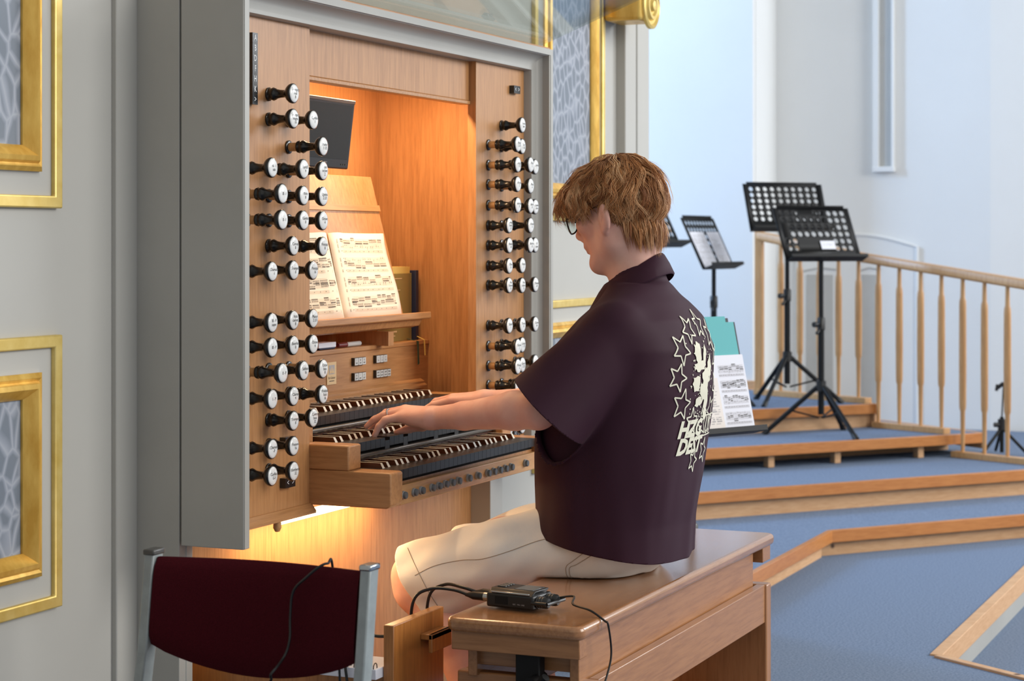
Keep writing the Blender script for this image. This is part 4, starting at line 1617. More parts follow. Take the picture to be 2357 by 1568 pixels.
# ================================================================== music stands
def stand(loc, rotz, hz, tilt, label, w=0.48, h=0.30, cols=10, rowsn=6, blank=(), legrot=0.3, tall=None, knobz=None):
    """hz: height of the desk's lower edge above the feet; desk faces local -y"""
    t = thing('music_stand', label, 'music stand', loc, rotz, 'black music stands')
    Mt = Matrix.Translation((0, -0.03, hz)) @ Matrix.Rotation(-tilt, 4, 'X')
    b = B()
    mx, mz = 0.025, 0.022
    cw, chh = (w - 2 * mx) / cols, (h - 0.05 - mz) / rowsn
    n = 12
    rr = min(cw, chh) * 0.37

    def cell(x0, x1, z0, z1, hole):
        if not hole:
            b.face([b.v(Mt @ Vector(p)) for p in ((x0, 0, z0), (x1, 0, z0), (x1, 0, z1), (x0, 0, z1))])
            return
        cx, cz = (x0 + x1) / 2, (z0 + z1) / 2
        o_, i_ = [], []
        for k in range(n):
            a = 2 * PI * (k + 0.5) / n
            c, s = math.cos(a), math.sin(a)
            m = max(abs(c), abs(s))
            o_.append(b.v(Mt @ Vector((cx + (x1 - x0) / 2 * c / m, 0, cz + (z1 - z0) / 2 * s / m))))
            i_.append(b.v(Mt @ Vector((cx + rr * c, 0, cz + rr * s))))
        for k in range(n):
            j = (k + 1) % n
            b.face([o_[k], o_[j], i_[j], i_[k]])
        for sx, sz, k0, k1 in ((1, 1, 1, 0), (-1, 1, 4, 3), (-1, -1, 7, 6), (1, -1, 10, 9)):
            b.face([b.v(Mt @ Vector((cx + sx * (x1 - x0) / 2, 0, cz + sz * (z1 - z0) / 2))), o_[k0], o_[k1]])

    for i in range(cols):
        for j in range(rowsn):
            cell(-w / 2 + mx + i * cw, -w / 2 + mx + (i + 1) * cw, 0.05 + j * chh, 0.05 + (j + 1) * chh, (i, j) not in blank)
    cell(-w / 2, -w / 2 + mx, 0, h - 0.012, False)
    cell(w / 2 - mx, w / 2, 0, h - 0.012, False)
    cell(-w / 2 + mx, w / 2 - mx, 0, 0.05, False)
    cell(-w / 2 + mx, w / 2 - mx, h - mz, h, False)
    bmesh.ops.remove_doubles(b.bm, verts=b.bm.verts, dist=0.0004)
    dk = obj('desk_plate', b, M['metal_b'], t, local=True, sharp=0.3)
    so = dk.modifiers.new('thickness', 'SOLIDIFY')
    so.thickness = 0.004
    b = B()
    b.box(-w / 2, w / 2, -0.055, 0.002, -0.004, 0.0, Mt)
    b.box(-w / 2, w / 2, -0.058, -0.054, -0.004, 0.012, Mt)
    obj('desk_ledge', b, M['metal_b'], t, local=True, bevel=0.001)
    b = B()
    b.box(-0.03, 0.03, 0.004, 0.022, 0.03, 0.12, Mt)
    obj('desk_bracket', b, M['metal_b'], t, local=True, bevel=0.003)
    zk = knobz if knobz else hz * 0.62
    b = B()
    b.tube([(0, 0.0, 0.10), (0, 0, zk)], 0.0155, 12)
    obj('lower_tube', b, M['metal_b'], t, local=True)
    b = B()
    b.tube([(0, 0, zk - 0.05), (0, 0, hz + 0.05)], 0.0115, 12)
    obj('upper_tube', b, M['metal_b'], t, local=True)
    b = B()
    b.lathe([(0, 0.015), (0.004, 0.02), (0.06, 0.02), (0.066, 0.015)], (0, 0, zk - 0.03), 'z+', 12)
    cl = obj('clamp_collar', b, M['plastic'], t, local=True)
    b = B()
    b.tube([(-0.018, -0.005, zk), (-0.040, -0.012, zk)], 0.006, 8)
    b.tube([(-0.036, -0.011, zk), (-0.055, -0.016, zk)], 0.014, 10)
    obj('clamp_knob', b, M['plastic'], cl, local=True)
    b = B()
    b.tube([(-0.012, -0.004, zk - 0.025), (-0.034, -0.01, zk - 0.045)], 0.008, 8)
    obj('clamp_lever', b, M['plastic'], cl, local=True)
    b = B()
    b.lathe([(0, 0.014), (0.0, 0.026), (0.05, 0.024), (0.055, 0.016)], (0, 0, 0.215), 'z+', 12)
    obj('leg_hub', b, M['plastic'], t, local=True)
    for k in range(3):
        a = legrot + 2 * PI * k / 3
        ca, sa = math.cos(a), math.sin(a)
        b = B()
        b.tube([(0.02 * ca, 0.02 * sa, 0.235), (0.27 * ca, 0.27 * sa, 0.014)], 0.0118, 8)
        lg = obj('leg', b, M['metal_b'], t, local=True)
        b = B()
        b.tube([(0.012 * ca, 0.012 * sa, 0.085), (0.15 * ca, 0.15 * sa, 0.120)], 0.005, 6)
        obj('leg_brace', b, M['metal_b'], lg, local=True)
        b = B()
        b.tube([(0.26 * ca, 0.26 * sa, 0.022), (0.285 * ca, 0.285 * sa, 0.0)], 0.0145, 8)
        obj('rubber_foot', b, M['plastic'], lg, local=True)
    return t, Mt


def paper_on(st, Mt, name, label, x0, x1, z0, z1, m, off=0.006, th=0.002, cat='sheet music', seed=1, lines=True, skew=0.0):
    o = thing(name, label, cat, st.location, st.rotation_euler.z)
    b = B()
    b.prism([Mt @ Vector((x0, -off, z0)), Mt @ Vector((x1, -off, z0)), Mt @ Vector((x1 + skew, -off, z1)), Mt @ Vector((x0 + skew, -off, z1))], (Mt.to_3x3() @ Vector((0, th, 0))))
    obj('sheet', b, m, o, local=True)
    if lines:
        b = B()
        r = random.Random(seed)
        zz = z1 - 0.018
        while zz > z0 + 0.015:
            xx = x0 + 0.012
            while xx < x1 - 0.015:
                l = r.uniform(0.004, 0.022)
                hgt = r.choice((0.0014, 0.002, 0.0035))
                xe = min(xx + l, x1 - 0.010)
                sk = skew * (zz - z0) / (z1 - z0)
                b.face([b.v(Mt @ Vector((p[0] + sk, -off - 0.0006, p[1]))) for p in ((xx, zz), (xe, zz), (xe, zz + hgt), (xx, zz + hgt))])
                xx = xe + r.uniform(0.003, 0.01)
            zz -= r.choice((0.006, 0.006, 0.010))
        obj('sheet_print', b, M['print_g'], o, local=True, sharp=None)
    return o


def ground(px, D):
    tt = (px - PX0) / FPX
    return Vector((CAMX + D * CY + tt * D * SY, CAMY + D * SY - tt * D * CY))


# rear stand on the top riser
g = ground(1812, 10.30)
z_d = lambda py, D: CAMZ - (py - PY0) * D / FPX
s3, m3 = stand((g.x, g.y, 0.452), math.radians(-46), z_d(532, 10.30) - 0.452, math.radians(20), 'tall black perforated music stand on the topmost riser with an empty desk', w=0.46, h=0.27, legrot=1.693, knobz=0.555)
# front stand with blank centre and a white card
g = ground(1890, 9.85)
bl = {(i, j) for i in range(2, 7) for j in (0, 1)} | {(i, 5) for i in range(3, 5)} | {(0, 2), (0, 3)}
s4, m4 = stand((g.x, g.y, 0.333), math.radians(-40), z_d(600, 9.85) - 0.333, math.radians(25), 'black perforated music stand with a white card on its lower edge', w=0.455, h=0.30, blank=bl, legrot=0.54, knobz=0.545)
paper_on(s4, m4, 'name_card', 'small white card stuck to the front music stand desk', 0.0, 0.085, 0.060, 0.105, M['sheet'], cat='card', seed=4)
# stand with two sheets
g = ground(1643, 10.3)
s2, m2 = stand((g.x, g.y, 0.452), math.radians(-4), z_d(618, 10.3) - 0.452, math.radians(25), 'black music stand holding two torn-edged white sheets', w=0.45, h=0.30, legrot=0.1, knobz=0.52)
paper_on(s2, m2, 'loose_sheet', 'crumpled white sheet with blue marks on the narrow music stand', -0.20, -0.01, 0.005, 0.205, M['sheet'], seed=2, skew=-0.01)
paper_on(s2, m2, 'loose_sheet', 'plain printed white sheet beside the blue-marked one on a music stand', 0.025, 0.19, 0.005, 0.205, M['sheet'], seed=3)
# stand mostly hidden by the head
g = ground(1513, 9.9)
s1, m1 = stand((g.x, g.y, 0.452), math.radians(-4), z_d(568, 9.9) - 0.452, math.radians(25), 'black music stand half hidden behind the organist head', w=0.48, h=0.31, legrot=0.96)
# low stand with scores
g = ground(1591, 5.62)
hz5 = z_d(1003, 5.62)
s5, m5 = stand((g.x, g.y, 0.0), math.radians(-28), hz5, math.radians(14), 'low black music stand carrying a teal folder behind the organist', w=0.44, h=0.335, legrot=0.3)
paper_on(s5, m5, 'teal_folder', 'teal card folder standing at the back of the low music stand', -0.20, 0.180, 0.004, 0.340, M['teal'], off=0.004, th=0.003, cat='folder', lines=False)
fo = paper_on(s5, m5, 'printed_score', 'white printed choir score standing before the teal folder', -0.10, 0.216, 0.004, 0.225, M['sheet'], off=0.012, th=0.0048, seed=9, lines=False)
b = B()
note_print(b, lambda u, v: m5 @ Vector((0.10 + (0.216 - 0.10) * u, -0.0128, 0.01 + 0.20 * v)), 1, 1, 21)
obj('music_print', b, [M['print'], M['print_g']], fo, local=True, sharp=None)
b = B()
m_ = m5
b.prism([m_ @ Vector(p) for p in ((-0.05, -0.0135, 0.165), (0.08, -0.0135, 0.172), (0.08, -0.0135, 0.181), (-0.05, -0.0135, 0.174))], m_.to_3x3() @ Vector((0, 0.001, 0)))
obj('heading_bar', b, mat('dark_green_print', '#22403f', 0.7), fo, local=True)
paper_on(s5, m5, 'paper_slip', 'cream loose page tucked in front of the choir score', -0.10, 0.095, 0.004, 0.160, mat('off_white_paper', '#e6e0dc', 0.85), off=0.0165, th=0.002, seed=12)
paper_on(s5, m5, 'teal_folder', 'shorter teal card folder with a printed rule behind the choir score', -0.20, 0.208, 0.004, 0.322, M['teal'], off=0.0068, th=0.002, cat='folder', lines=False)

# microphone stand by the railing
g = ground(2306, 9.95)
t = thing('microphone_stand', 'slim black microphone stand with a clip behind the railing', 'microphone stand', (g.x, g.y, 0.224))
b = B()
b.tube([(g.x, g.y, 0.235), (g.x, g.y, z_d(960, 9.95))], 0.010, 8)
obj('lower_tube', b, M['metal_b'], t)
b = B()
b.tube([(g.x, g.y, z_d(990, 9.95)), (g.x, g.y, z_d(965, 9.95))], 0.020, 10)
b.tube([(g.x, g.y, z_d(978, 9.95)), (g.x - 0.02, g.y + 0.035, z_d(978, 9.95))], 0.012, 8)
obj('clamp', b, M['plastic'], t)
b = B()
b.tube([(g.x, g.y, z_d(960, 9.95)), (g.x - 0.005, g.y - 0.01, z_d(880, 9.95))], 0.004, 8)
obj('upper_tube', b, M['metal_b'], t)
b = B()
b.tube([(g.x - 0.005, g.y - 0.01, z_d(882, 9.95)), (g.x - 0.01, g.y + 0.02, z_d(893, 9.95))], 0.010, 8)
b.tube([(g.x - 0.01, g.y + 0.02, z_d(885, 9.95)), (g.x - 0.012, g.y + 0.025, z_d(900, 9.95))], 0.008, 8)
obj('clip', b, M['plastic'], t)
for k in range(3):
    a = 0.4 + 2 * PI * k / 3
    b = B()
    b.tube([(g.x, g.y, 0.36), (g.x + 0.13 * math.cos(a), g.y + 0.13 * math.sin(a), 0.232)], 0.008, 8)
    obj('leg', b, M['metal_b'], t)
# ================================================================== the organist
class Vox:
    """signed-distance grid with smooth unions, meshed by surface nets"""

    def __init__(self, lo, hi, h):
        self.h = h
        self.lo = np.array(lo, dtype=np.float32)
        self.n = np.ceil((np.array(hi) - self.lo) / h).astype(int) + 1
        self.F = np.full(tuple(self.n), 0.2, dtype=np.float32)
        self.ax = [self.lo[i] + h * np.arange(self.n[i], dtype=np.float32) for i in range(3)]

    def box(self, lo, hi):
        a = np.maximum(np.floor((np.array(lo) - self.lo) / self.h).astype(int), 0)
        b = np.minimum(np.ceil((np.array(hi) - self.lo) / self.h).astype(int) + 1, self.n)
        if np.any(b <= a):
            return None
        s = tuple(slice(a[i], b[i]) for i in range(3))
        return s, self.ax[0][s[0]][:, None, None], self.ax[1][s[1]][None, :, None], self.ax[2][s[2]][None, None, :]

    def union(self, s, d, k):
        f = self.F[s]
        if k > 0:
            hh = np.maximum(k - np.abs(f - d), 0.0) / k
            self.F[s] = np.minimum(f, d) - hh * hh * k * 0.25
        else:
            self.F[s] = np.minimum(f, d)

    def cut(self, s, d, k):
        f = self.F[s]
        d = -d
        hh = np.maximum(k - np.abs(f - d), 0.0) / max(k, 1e-6)
        self.F[s] = np.maximum(f, d) + hh * hh * k * 0.25

    def cone(self, a, b, r1, r2, k=0.02, sub=False, flat=None):
        a, b = np.array(a, float), np.array(b, float)
        m = max(r1, r2) + k + 0.02
        bx = self.box(np.minimum(a, b) - m, np.maximum(a, b) + m)
        if bx is None:
            return
        s, X, Y, Z = bx
        ba = b - a
        L = float(ba @ ba) + 1e-12
        t = np.clip(((X - a[0]) * ba[0] + (Y - a[1]) * ba[1] + (Z - a[2]) * ba[2]) / L, 0, 1)
        d = np.sqrt((X - a[0] - t * ba[0]) ** 2 + (Y - a[1] - t * ba[1]) ** 2 + (Z - a[2] - t * ba[2]) ** 2) - (r1 + (r2 - r1) * t)
        (self.cut if sub else self.union)(s, d.astype(np.float32), k)

    def chain(self, pts, rs, k=0.02):
        for i in range(len(pts) - 1):
            self.cone(pts[i], pts[i + 1], rs[i], rs[i + 1], k)

    def ell(self, c, r, k=0.02, R=None, sub=False):
        c, r = np.array(c, float), np.array(r, float)
        m = r.max() + k + 0.02
        bx = self.box(c - m, c + m)
        if bx is None:
            return
        s, X, Y, Z = bx
        x, y, z = X - c[0], Y - c[1], Z - c[2]
        if R is not None:
            x, y, z = (R[0][0] * x + R[0][1] * y + R[0][2] * z, R[1][0] * x + R[1][1] * y + R[1][2] * z, R[2][0] * x + R[2][1] * y + R[2][2] * z)
        k0 = np.sqrt((x / r[0]) ** 2 + (y / r[1]) ** 2 + (z / r[2]) ** 2) + 1e-9
        k1 = np.sqrt((x / r[0] ** 2) ** 2 + (y / r[1] ** 2) ** 2 + (z / r[2] ** 2) ** 2) + 1e-9
        d = k0 * (k0 - 1) / k1
        (self.cut if sub else self.union)(s, d.astype(np.float32), k)

    def mesh(self, name):
        F, h = self.F, self.h
        I = F < 0
        c = np.zeros(tuple(self.n - 1), np.uint8)
        offs = [(i, j, k) for i in (0, 1) for j in (0, 1) for k in (0, 1)]
        N = self.n - 1
        for i, j, k in offs:
            c += I[i:i + N[0], j:j + N[1], k:k + N[2]]
        act = np.argwhere((c > 0) & (c < 8))
        idm = np.full(tuple(N), -1, np.int32)
        idm[act[:, 0], act[:, 1], act[:, 2]] = np.arange(len(act))
        val = {o: F[act[:, 0] + o[0], act[:, 1] + o[1], act[:, 2] + o[2]] for o in offs}
        acc = np.zeros((len(act), 3))
        cnt = np.zeros(len(act))
        for o in offs:
            for ax in range(3):
                if o[ax] == 0:
                    p = list(o)
                    p[ax] = 1
                    v0, v1 = val[o], val[tuple(p)]
                    mm = (v0 < 0) != (v1 < 0)
                    t = np.where(mm, v0 / np.where(mm, v0 - v1, 1), 0)
                    e = np.tile(np.array(o, float), (len(act), 1))
                    e[:, ax] += t
                    acc[mm] += e[mm]
                    cnt[mm] += 1
        V = self.lo + h * (act + acc / cnt[:, None])
        Q = []
        for ax in range(3):
            u, w = (ax + 1) % 3, (ax + 2) % 3
            sl0, sl1 = [slice(1, -1)] * 3, [slice(1, -1)] * 3
            sl0[ax], sl1[ax] = slice(0, -1), slice(1, None)
            A, Bb = I[tuple(sl0)], I[tuple(sl1)]
            e = np.argwhere(A != Bb)
            g = e.copy()
            for q in range(3):
                if q != ax:
                    g[:, q] += 1
            fl = A[e[:, 0], e[:, 1], e[:, 2]]
            quad = []
            for du, dw in ((-1, -1), (0, -1), (0, 0), (-1, 0)):
                cc = g.copy()
                cc[:, u] += du
                cc[:, w] += dw
                quad.append(idm[cc[:, 0], cc[:, 1], cc[:, 2]])
            quad = np.stack(quad, 1)
            quad[~fl] = quad[~fl][:, ::-1]
            Q.append(quad)
        Q = np.concatenate(Q)
        Q = Q[(Q >= 0).all(1)]
        return V, Q


def relax(V, Q, it=2, lam=0.5):
    E = np.concatenate([Q[:, [0, 1]], Q[:, [1, 2]], Q[:, [2, 3]], Q[:, [3, 0]]])
    for _ in range(it):
        S = np.zeros_like(V)
        C = np.zeros(len(V))
        for a, b_ in ((0, 1), (1, 0)):
            for ax in range(3):
                S[:, ax] += np.bincount(E[:, a], V[E[:, b_], ax], len(V))
            C += np.bincount(E[:, a], minlength=len(V))
        V = V + lam * (S / np.maximum(C, 1)[:, None] - V)
    return V


def normals(V, Q):
    n = np.cross(V[Q[:, 2]] - V[Q[:, 0]], V[Q[:, 3]] - V[Q[:, 1]])
    N = np.zeros_like(V)
    for i in range(4):
        for ax in range(3):
            N[:, ax] += np.bincount(Q[:, i], n[:, ax], len(V))
    return N / (np.linalg.norm(N, axis=1)[:, None] + 1e-12)


def mesh_np(name, V, Q, m, keep=None):
    if keep is not None:
        Q = Q[keep[Q].all(1)]
        used = np.unique(Q)
        mp = np.full(len(V), -1)
        mp[used] = np.arange(len(used))
        V, Q = V[used], mp[Q]
    me = bpy.data.meshes.new(name)
    me.vertices.add(len(V))
    me.vertices.foreach_set('co', V.astype(np.float32).ravel())
    me.loops.add(len(Q) * 4)
    me.loops.foreach_set('vertex_index', Q.astype(np.int32).ravel())
    me.polygons.add(len(Q))
    me.polygons.foreach_set('loop_start', np.arange(len(Q), dtype=np.int32) * 4)
    me.polygons.foreach_set('loop_total', np.full(len(Q), 4, np.int32))
    me.update(calc_edges=True)
    me.validate()
    me.materials.append(m)
    me.shade_smooth()
    return me


def cut_mesh(name, V, Q, m, cuts):
    """cuts: (mask of vertices that belong to the region, point, outward normal): trims each region along a clean plane"""
    bm = bmesh.new()
    ids = bm.verts.layers.int.new('i')
    vs = [bm.verts.new(v) for v in V]
    for i, v in enumerate(vs):
        v[ids] = i + 1
    for q in Q:
        try:
            bm.faces.new([vs[i] for i in q])
        except ValueError:
            pass
    for mask, co, no in cuts:
        fs = [f for f in bm.faces if all(v[ids] == 0 or mask[v[ids] - 1] for v in f.verts)]
        ge = set(fs)
        for f in fs:
            ge.update(f.edges)
            ge.update(f.verts)
        bmesh.ops.bisect_plane(bm, geom=list(ge), dist=0.0003, plane_co=co, plane_no=no, clear_outer=True)
    bmesh.ops.delete(bm, geom=[v for v in bm.verts if not v.link_faces], context='VERTS')
    bm.verts.layers.int.remove(ids)
    me = bpy.data.meshes.new(name)
    bm.to_mesh(me)
    bm.free()
    me.materials.append(m)
    me.shade_smooth()
    return me


person = thing('person', 'red-haired person in plum shirt and cream shorts playing the organ', 'person', (0, -0.57, 0.54))

# ---- head frame
HC = np.array((0.0, -0.556, 1.354))
ya, pi_ = math.radians(11), math.radians(14)
hf = np.array((math.sin(ya) * math.cos(pi_), math.cos(ya) * math.cos(pi_), -math.sin(pi_)))
hr = np.array((math.cos(ya), -math.sin(ya), 0.0))
hl = -hr
hu = np.cross(hr, hf)
HR = np.stack([hf, hl, hu])          # rows: world -> (forward, left, up)


def hp(f, l, u):
    return HC + hf * f + hl * l + hu * u


bd = Vox((-0.36, -0.80, 0.02), (0.36, 0.06, 1.50), 0.0034)


def hell(f, l, u, r, k=0.02, sub=False, rot=None):
    R = HR if rot is None else rot @ HR
    bd.ell(hp(f, l, u), r, k, R, sub)


# skull, face, jaw
hell(-0.010, 0, 0.035, (0.097, 0.075, 0.088), 0.0)
hell(0.030, 0, -0.030, (0.062, 0.060, 0.088), 0.03)
for s in (-1, 1):
    bd.cone(hp(0.000, s * 0.050, -0.068), hp(0.062, s * 0.016, -0.104), 0.020, 0.018, 0.03)
    bd.cone(hp(0.000, s * 0.055, -0.02), hp(0.000, s * 0.050, -0.068), 0.022, 0.022, 0.03)
    hell(0.062, s * 0.040, -0.012, (0.026, 0.024, 0.020), 0.025)
bd.cone(hp(0.072, 0.010, -0.103), hp(0.072, -0.010, -0.103), 0.019, 0.019, 0.02)
hell(0.072, 0, 0.030, (0.024, 0.058, 0.016), 0.03)
# nose
bd.cone(hp(0.088, 0, 0.018), hp(0.110, 0, -0.024), 0.008, 0.010, 0.012)
bd.cone(hp(0.104, 0, -0.030), hp(0.111, 0, -0.027), 0.011, 0.010, 0.010)
for s in (-1, 1):
    hell(0.098, s * 0.011, -0.034, (0.011, 0.008, 0.008), 0.008)
# mouth
hell(0.086, 0, -0.056, (0.014, 0.026, 0.012), 0.018)
hell(0.092, 0, -0.0585, (0.009, 0.021, 0.0055), 0.005)
hell(0.090, 0, -0.0700, (0.009, 0.018, 0.006), 0.005)
for s in (-1, 1):
    hell(0.090, s * 0.033, 0.010, (0.016, 0.020, 0.011), 0.010, True)
# ears
ce, se = math.cos(0.5), math.sin(0.5)
for s in (-1, 1):
    rot = np.array(((ce, s * -se, 0), (s * se, ce, 0), (0, 0, 1)))
    hell(-0.012, s * 0.085, -0.014, (0.020, 0.0095, 0.033), 0.006, False, rot)
    hell(-0.004, s * 0.095, -0.010, (0.011, 0.006, 0.021), 0.004, True, rot)
    hell(-0.004, s * 0.082, -0.042, (0.010, 0.007, 0.011), 0.006, False, rot)
# neck
NB = np.array((0.0, -0.605, 1.150))
bd.cone(hp(-0.032, 0, -0.045), NB, 0.052, 0.062, 0.035)
bd.cone(hp(0.004, 0, -0.085), NB + (0, 0.018, 0.0), 0.030, 0.042, 0.02)
# torso
bd.cone((-0.15, -0.615, 1.10), (0.15, -0.615, 1.10), 0.055, 0.055, 0.04)
for a, b_, r1, r2 in (((-0.06, -0.60, 1.03), (-0.06, -0.57, 0.72), 0.105, 0.095), ((0.06, -0.60, 1.03), (0.06, -0.57, 0.72), 0.105, 0.095), ((-0.07, -0.57, 0.66), (0.07, -0.57, 0.66), 0.098, 0.098)):
    bd.cone(a, b_, r1, r2, 0.05)
# arms
SH = {-1: (-0.185, -0.61, 1.09), 1: (0.185, -0.61, 1.09)}
EL = {-1: (-0.265, -0.468, 0.920), 1: (0.270, -0.455, 0.900)}
WR = {-1: (-0.170, -0.172, 0.886), 1: (0.135, -0.165, 0.902)}
for s in (-1, 1):
    e, w = np.array(EL[s]), np.array(WR[s])
    bd.chain([SH[s], (np.array(SH[s]) + e) / 2, e], [0.050, 0.047, 0.041], 0.02)
    m1 = e + (w - e) * 0.22 + np.array((0, 0, 0.004))
    m2 = e + (w - e) * 0.70
    bd.chain([e, m1, m2, w], [0.040, 0.0425, 0.031, 0.0255], 0.012)
    bd.cone(w + np.array((-0.010, 0, 0)), w + np.array((0.010, 0, 0)), 0.0235, 0.0235, 0.012)


def hand(s, W, kn, pips, tips, thumb, back_z):
    W = np.array(W)
    for i in range(4):
        K = np.array(kn[i])
        bd.cone(W + np.array((0.013 * (i - 1.5) * (1 if s < 0 else -1), 0.012, 0.0)), K, 0.0205, 0.0118 if i else 0.0112, 0.014)
        bd.chain([K, pips[i], (np.array(pips[i]) + np.array(tips[i])) / 2 + np.array((0, 0.003, 0.003)), tips[i]], [0.0108, 0.0092, 0.0082, 0.0068], 0.003)
    # heel and web of the palm
    kc = (np.array(kn[1]) + np.array(kn[2])) / 2
    bd.ell((W * 0.5 + kc * 0.5) + np.array((0, 0, -0.010)), (0.036, 0.046, 0.017), 0.018)
    bd.chain(thumb, [0.0165, 0.0125, 0.0098, 0.0078], 0.007)


hand(-1, WR[-1],
     [(-0.192, -0.100, 0.888), (-0.172, -0.092, 0.898), (-0.150, -0.088, 0.901), (-0.128, -0.092, 0.897)],
     [(-0.200, -0.062, 0.880), (-0.178, -0.047, 0.889), (-0.153, -0.040, 0.892), (-0.126, -0.046, 0.888)],
     [(-0.206, -0.037, 0.8425), (-0.178, -0.002, 0.8605), (-0.148, 0.004, 0.8495), (-0.118, -0.004, 0.8425)],
     [(-0.150, -0.150, 0.874), (-0.122, -0.118, 0.862), (-0.114, -0.080, 0.853), (-0.119, -0.050, 0.8430)], 0.9)
hand(1, WR[1],
     [(0.156, -0.098, 0.893), (0.136, -0.090, 0.904), (0.114, -0.086, 0.908), (0.092, -0.090, 0.903)],
     [(0.163, -0.060, 0.884), (0.141, -0.046, 0.894), (0.115, -0.040, 0.898), (0.087, -0.046, 0.892)],
     [(0.164, -0.036, 0.8425), (0.141, -0.004, 0.8495), (0.112, 0.000, 0.8495), (0.083, -0.006, 0.8605)],
     [(0.112, -0.145, 0.886), (0.085, -0.115, 0.874), (0.066, -0.085, 0.860), (0.046, -0.056, 0.8430)], 0.9)
# legs
for s, kx, sx, dy in ((-1, -0.172, -0.160, 0.0), (1, 0.150, 0.130, -0.03)):
    kz = 0.520
    bd.chain([(s * 0.095, -0.555, 0.630), (s * 0.13, -0.33, 0.597), (kx, -0.128, kz)], [0.078, 0.060, 0.054], 0.03)
    bd.cone((kx, -0.124, kz + 0.004), (kx, -0.126, kz - 0.03), 0.051, 0.049, 0.02)
    bd.chain([(kx, -0.136, kz - 0.03), (sx, -0.212 + dy, 0.395), (sx, -0.262 + dy, 0.270), (sx, -0.325 + dy, 0.130)], [0.051, 0.053, 0.043, 0.031], 0.02)
    bd.chain([(sx, -0.335 + dy, 0.122), (sx, -0.26 + dy, 0.116), (sx + s * 0.01, -0.17 + dy, 0.108)], [0.028, 0.025, 0.018], 0.010)
V, Q = bd.mesh('body')
V = relax(V, Q, 2, 0.4)
me = mesh_np('body', V, Q, M['skin'])
obj('body', me, None, person)
del bd

# shoes
for s, sx, dy in ((-1, -0.160, 0.0), (1, 0.130, -0.03)):
    vx = Vox((sx - 0.08, -0.44, 0.03), (sx + 0.08, -0.06, 0.19), 0.004)
    vx.chain([(sx, -0.342 + dy, 0.112), (sx, -0.25 + dy, 0.106), (sx + s * 0.01, -0.145 + dy, 0.102)], [0.040, 0.040, 0.033], 0.02)
    vx.F = np.maximum(vx.F, (0.079 - vx.ax[2])[None, None, :])
    Vs, Qs = vx.mesh('shoe')
    obj('shoe', mesh_np('shoe', relax(Vs, Qs, 1), Qs, M['shoe']), None, person)

# rings, eyes
for c, ax, nm in (((-0.1765, -0.058, 0.8915), (-0.006, 0.045, -0.009), 0), ((0.1395, -0.058, 0.898), (0.005, 0.044, -0.01), 1)):
    b = B()
    d = Vector(ax).normalized()
    s_ = d.cross(Vector((0, 0, 1))).normalized()
    t_ = s_.cross(d)
    pts = [Vector(c) + (s_ * math.cos(2 * PI * k / 20) + t_ * math.sin(2 * PI * k / 20)) * 0.0112 for k in range(21)]
    b.tube(pts, 0.0022, 8, cap=False)
    obj('finger_ring', b, M['silver'], person)
EYEW = mat('eye_white', '#e8e4de', 0.2)
IRIS = mat('eye_iris', '#3c4a52', 0.2)
for s in (-1, 1):
    b = B()
    b.ellipsoid(hp(0.074, s * 0.032, 0.008), (0.0115, 0.0115, 0.0115), 14, 10)
    e_ = obj('eye', b, EYEW, person, sharp=None)
    b = B()
    c_ = hp(0.0822, s * 0.032, 0.006)
    b.ellipsoid(c_, (0.005, 0.005, 0.005), 10, 8)
    obj('iris', b, IRIS, e_, sharp=None)

# ---- hair: a shaped cap and combed strands
HCEN = (0.002, 0.0, 0.030)


def hair_dir(th, ph):
    """th: angle from the whorl, ph: azimuth with 0 = forward, 90 = left"""
    a = math.radians(14)          # the whorl sits behind the top of the head
    x, y, z = math.sin(th) * math.cos(ph), math.sin(th) * math.sin(ph), math.cos(th)
    return Vector((x * math.cos(a) - z * math.sin(a), y, x * math.sin(a) + z * math.cos(a)))


def hair_r(d):
    f, l, u = d
    r = 1.0 / math.sqrt((f / (0.126 if f > 0 else 0.130)) ** 2 + (l / 0.094) ** 2 + (u / (0.103 if u > 0 else 0.125)) ** 2)
    if f > 0 and u > -0.2:
        r += 0.020 * max(0.0, f) ** 3 * math.exp(-((u - 0.15) / 0.4) ** 2)
    if f < 0 and u < 0.1:
        r -= 0.040 * max(0.0, -u - 0.42)
    return r + 0.0045 * noise.noise(Vector((f, l, u)) * 3.1) + 0.003 * noise.noise(Vector((f, l, u)) * 7.3)


def hair_end(ph):
    """lowest elevation (up component) the hair reaches at an azimuth"""
    p = abs((ph + PI) % (2 * PI) - PI)
    key = [(0, -0.06), (0.5, -0.16), (0.85, -0.30), (1.20, -0.36), (1.40, -0.10), (1.80, -0.08), (2.02, -0.62), (2.5, -0.86), (PI, -0.88)]
    for (a, va), (b_, vb) in zip(key[:-1], key[1:]):
        if p <= b_:
            return va + (vb - va) * (p - a) / (b_ - a)
    return -0.8


def th_end(ph):
    lo, hi = 0.3, 3.0
    e = hair_end(ph)
    for _ in range(24):
        m = (lo + hi) / 2
        if hair_dir(m, ph).z > e:
            lo = m
        else:
            hi = m
    return lo


def hw(d, r):
    p = Vector(HCEN) + d * r
    return Vector(hp(p.x, p.y, p.z))


TE = [th_end(2 * PI * k / 180) for k in range(181)]


def te(ph):
    x = (ph % (2 * PI)) / (2 * PI) * 180
    i = int(x)
    return TE[i] + (TE[min(i + 1, 180)] - TE[i]) * (x - i)


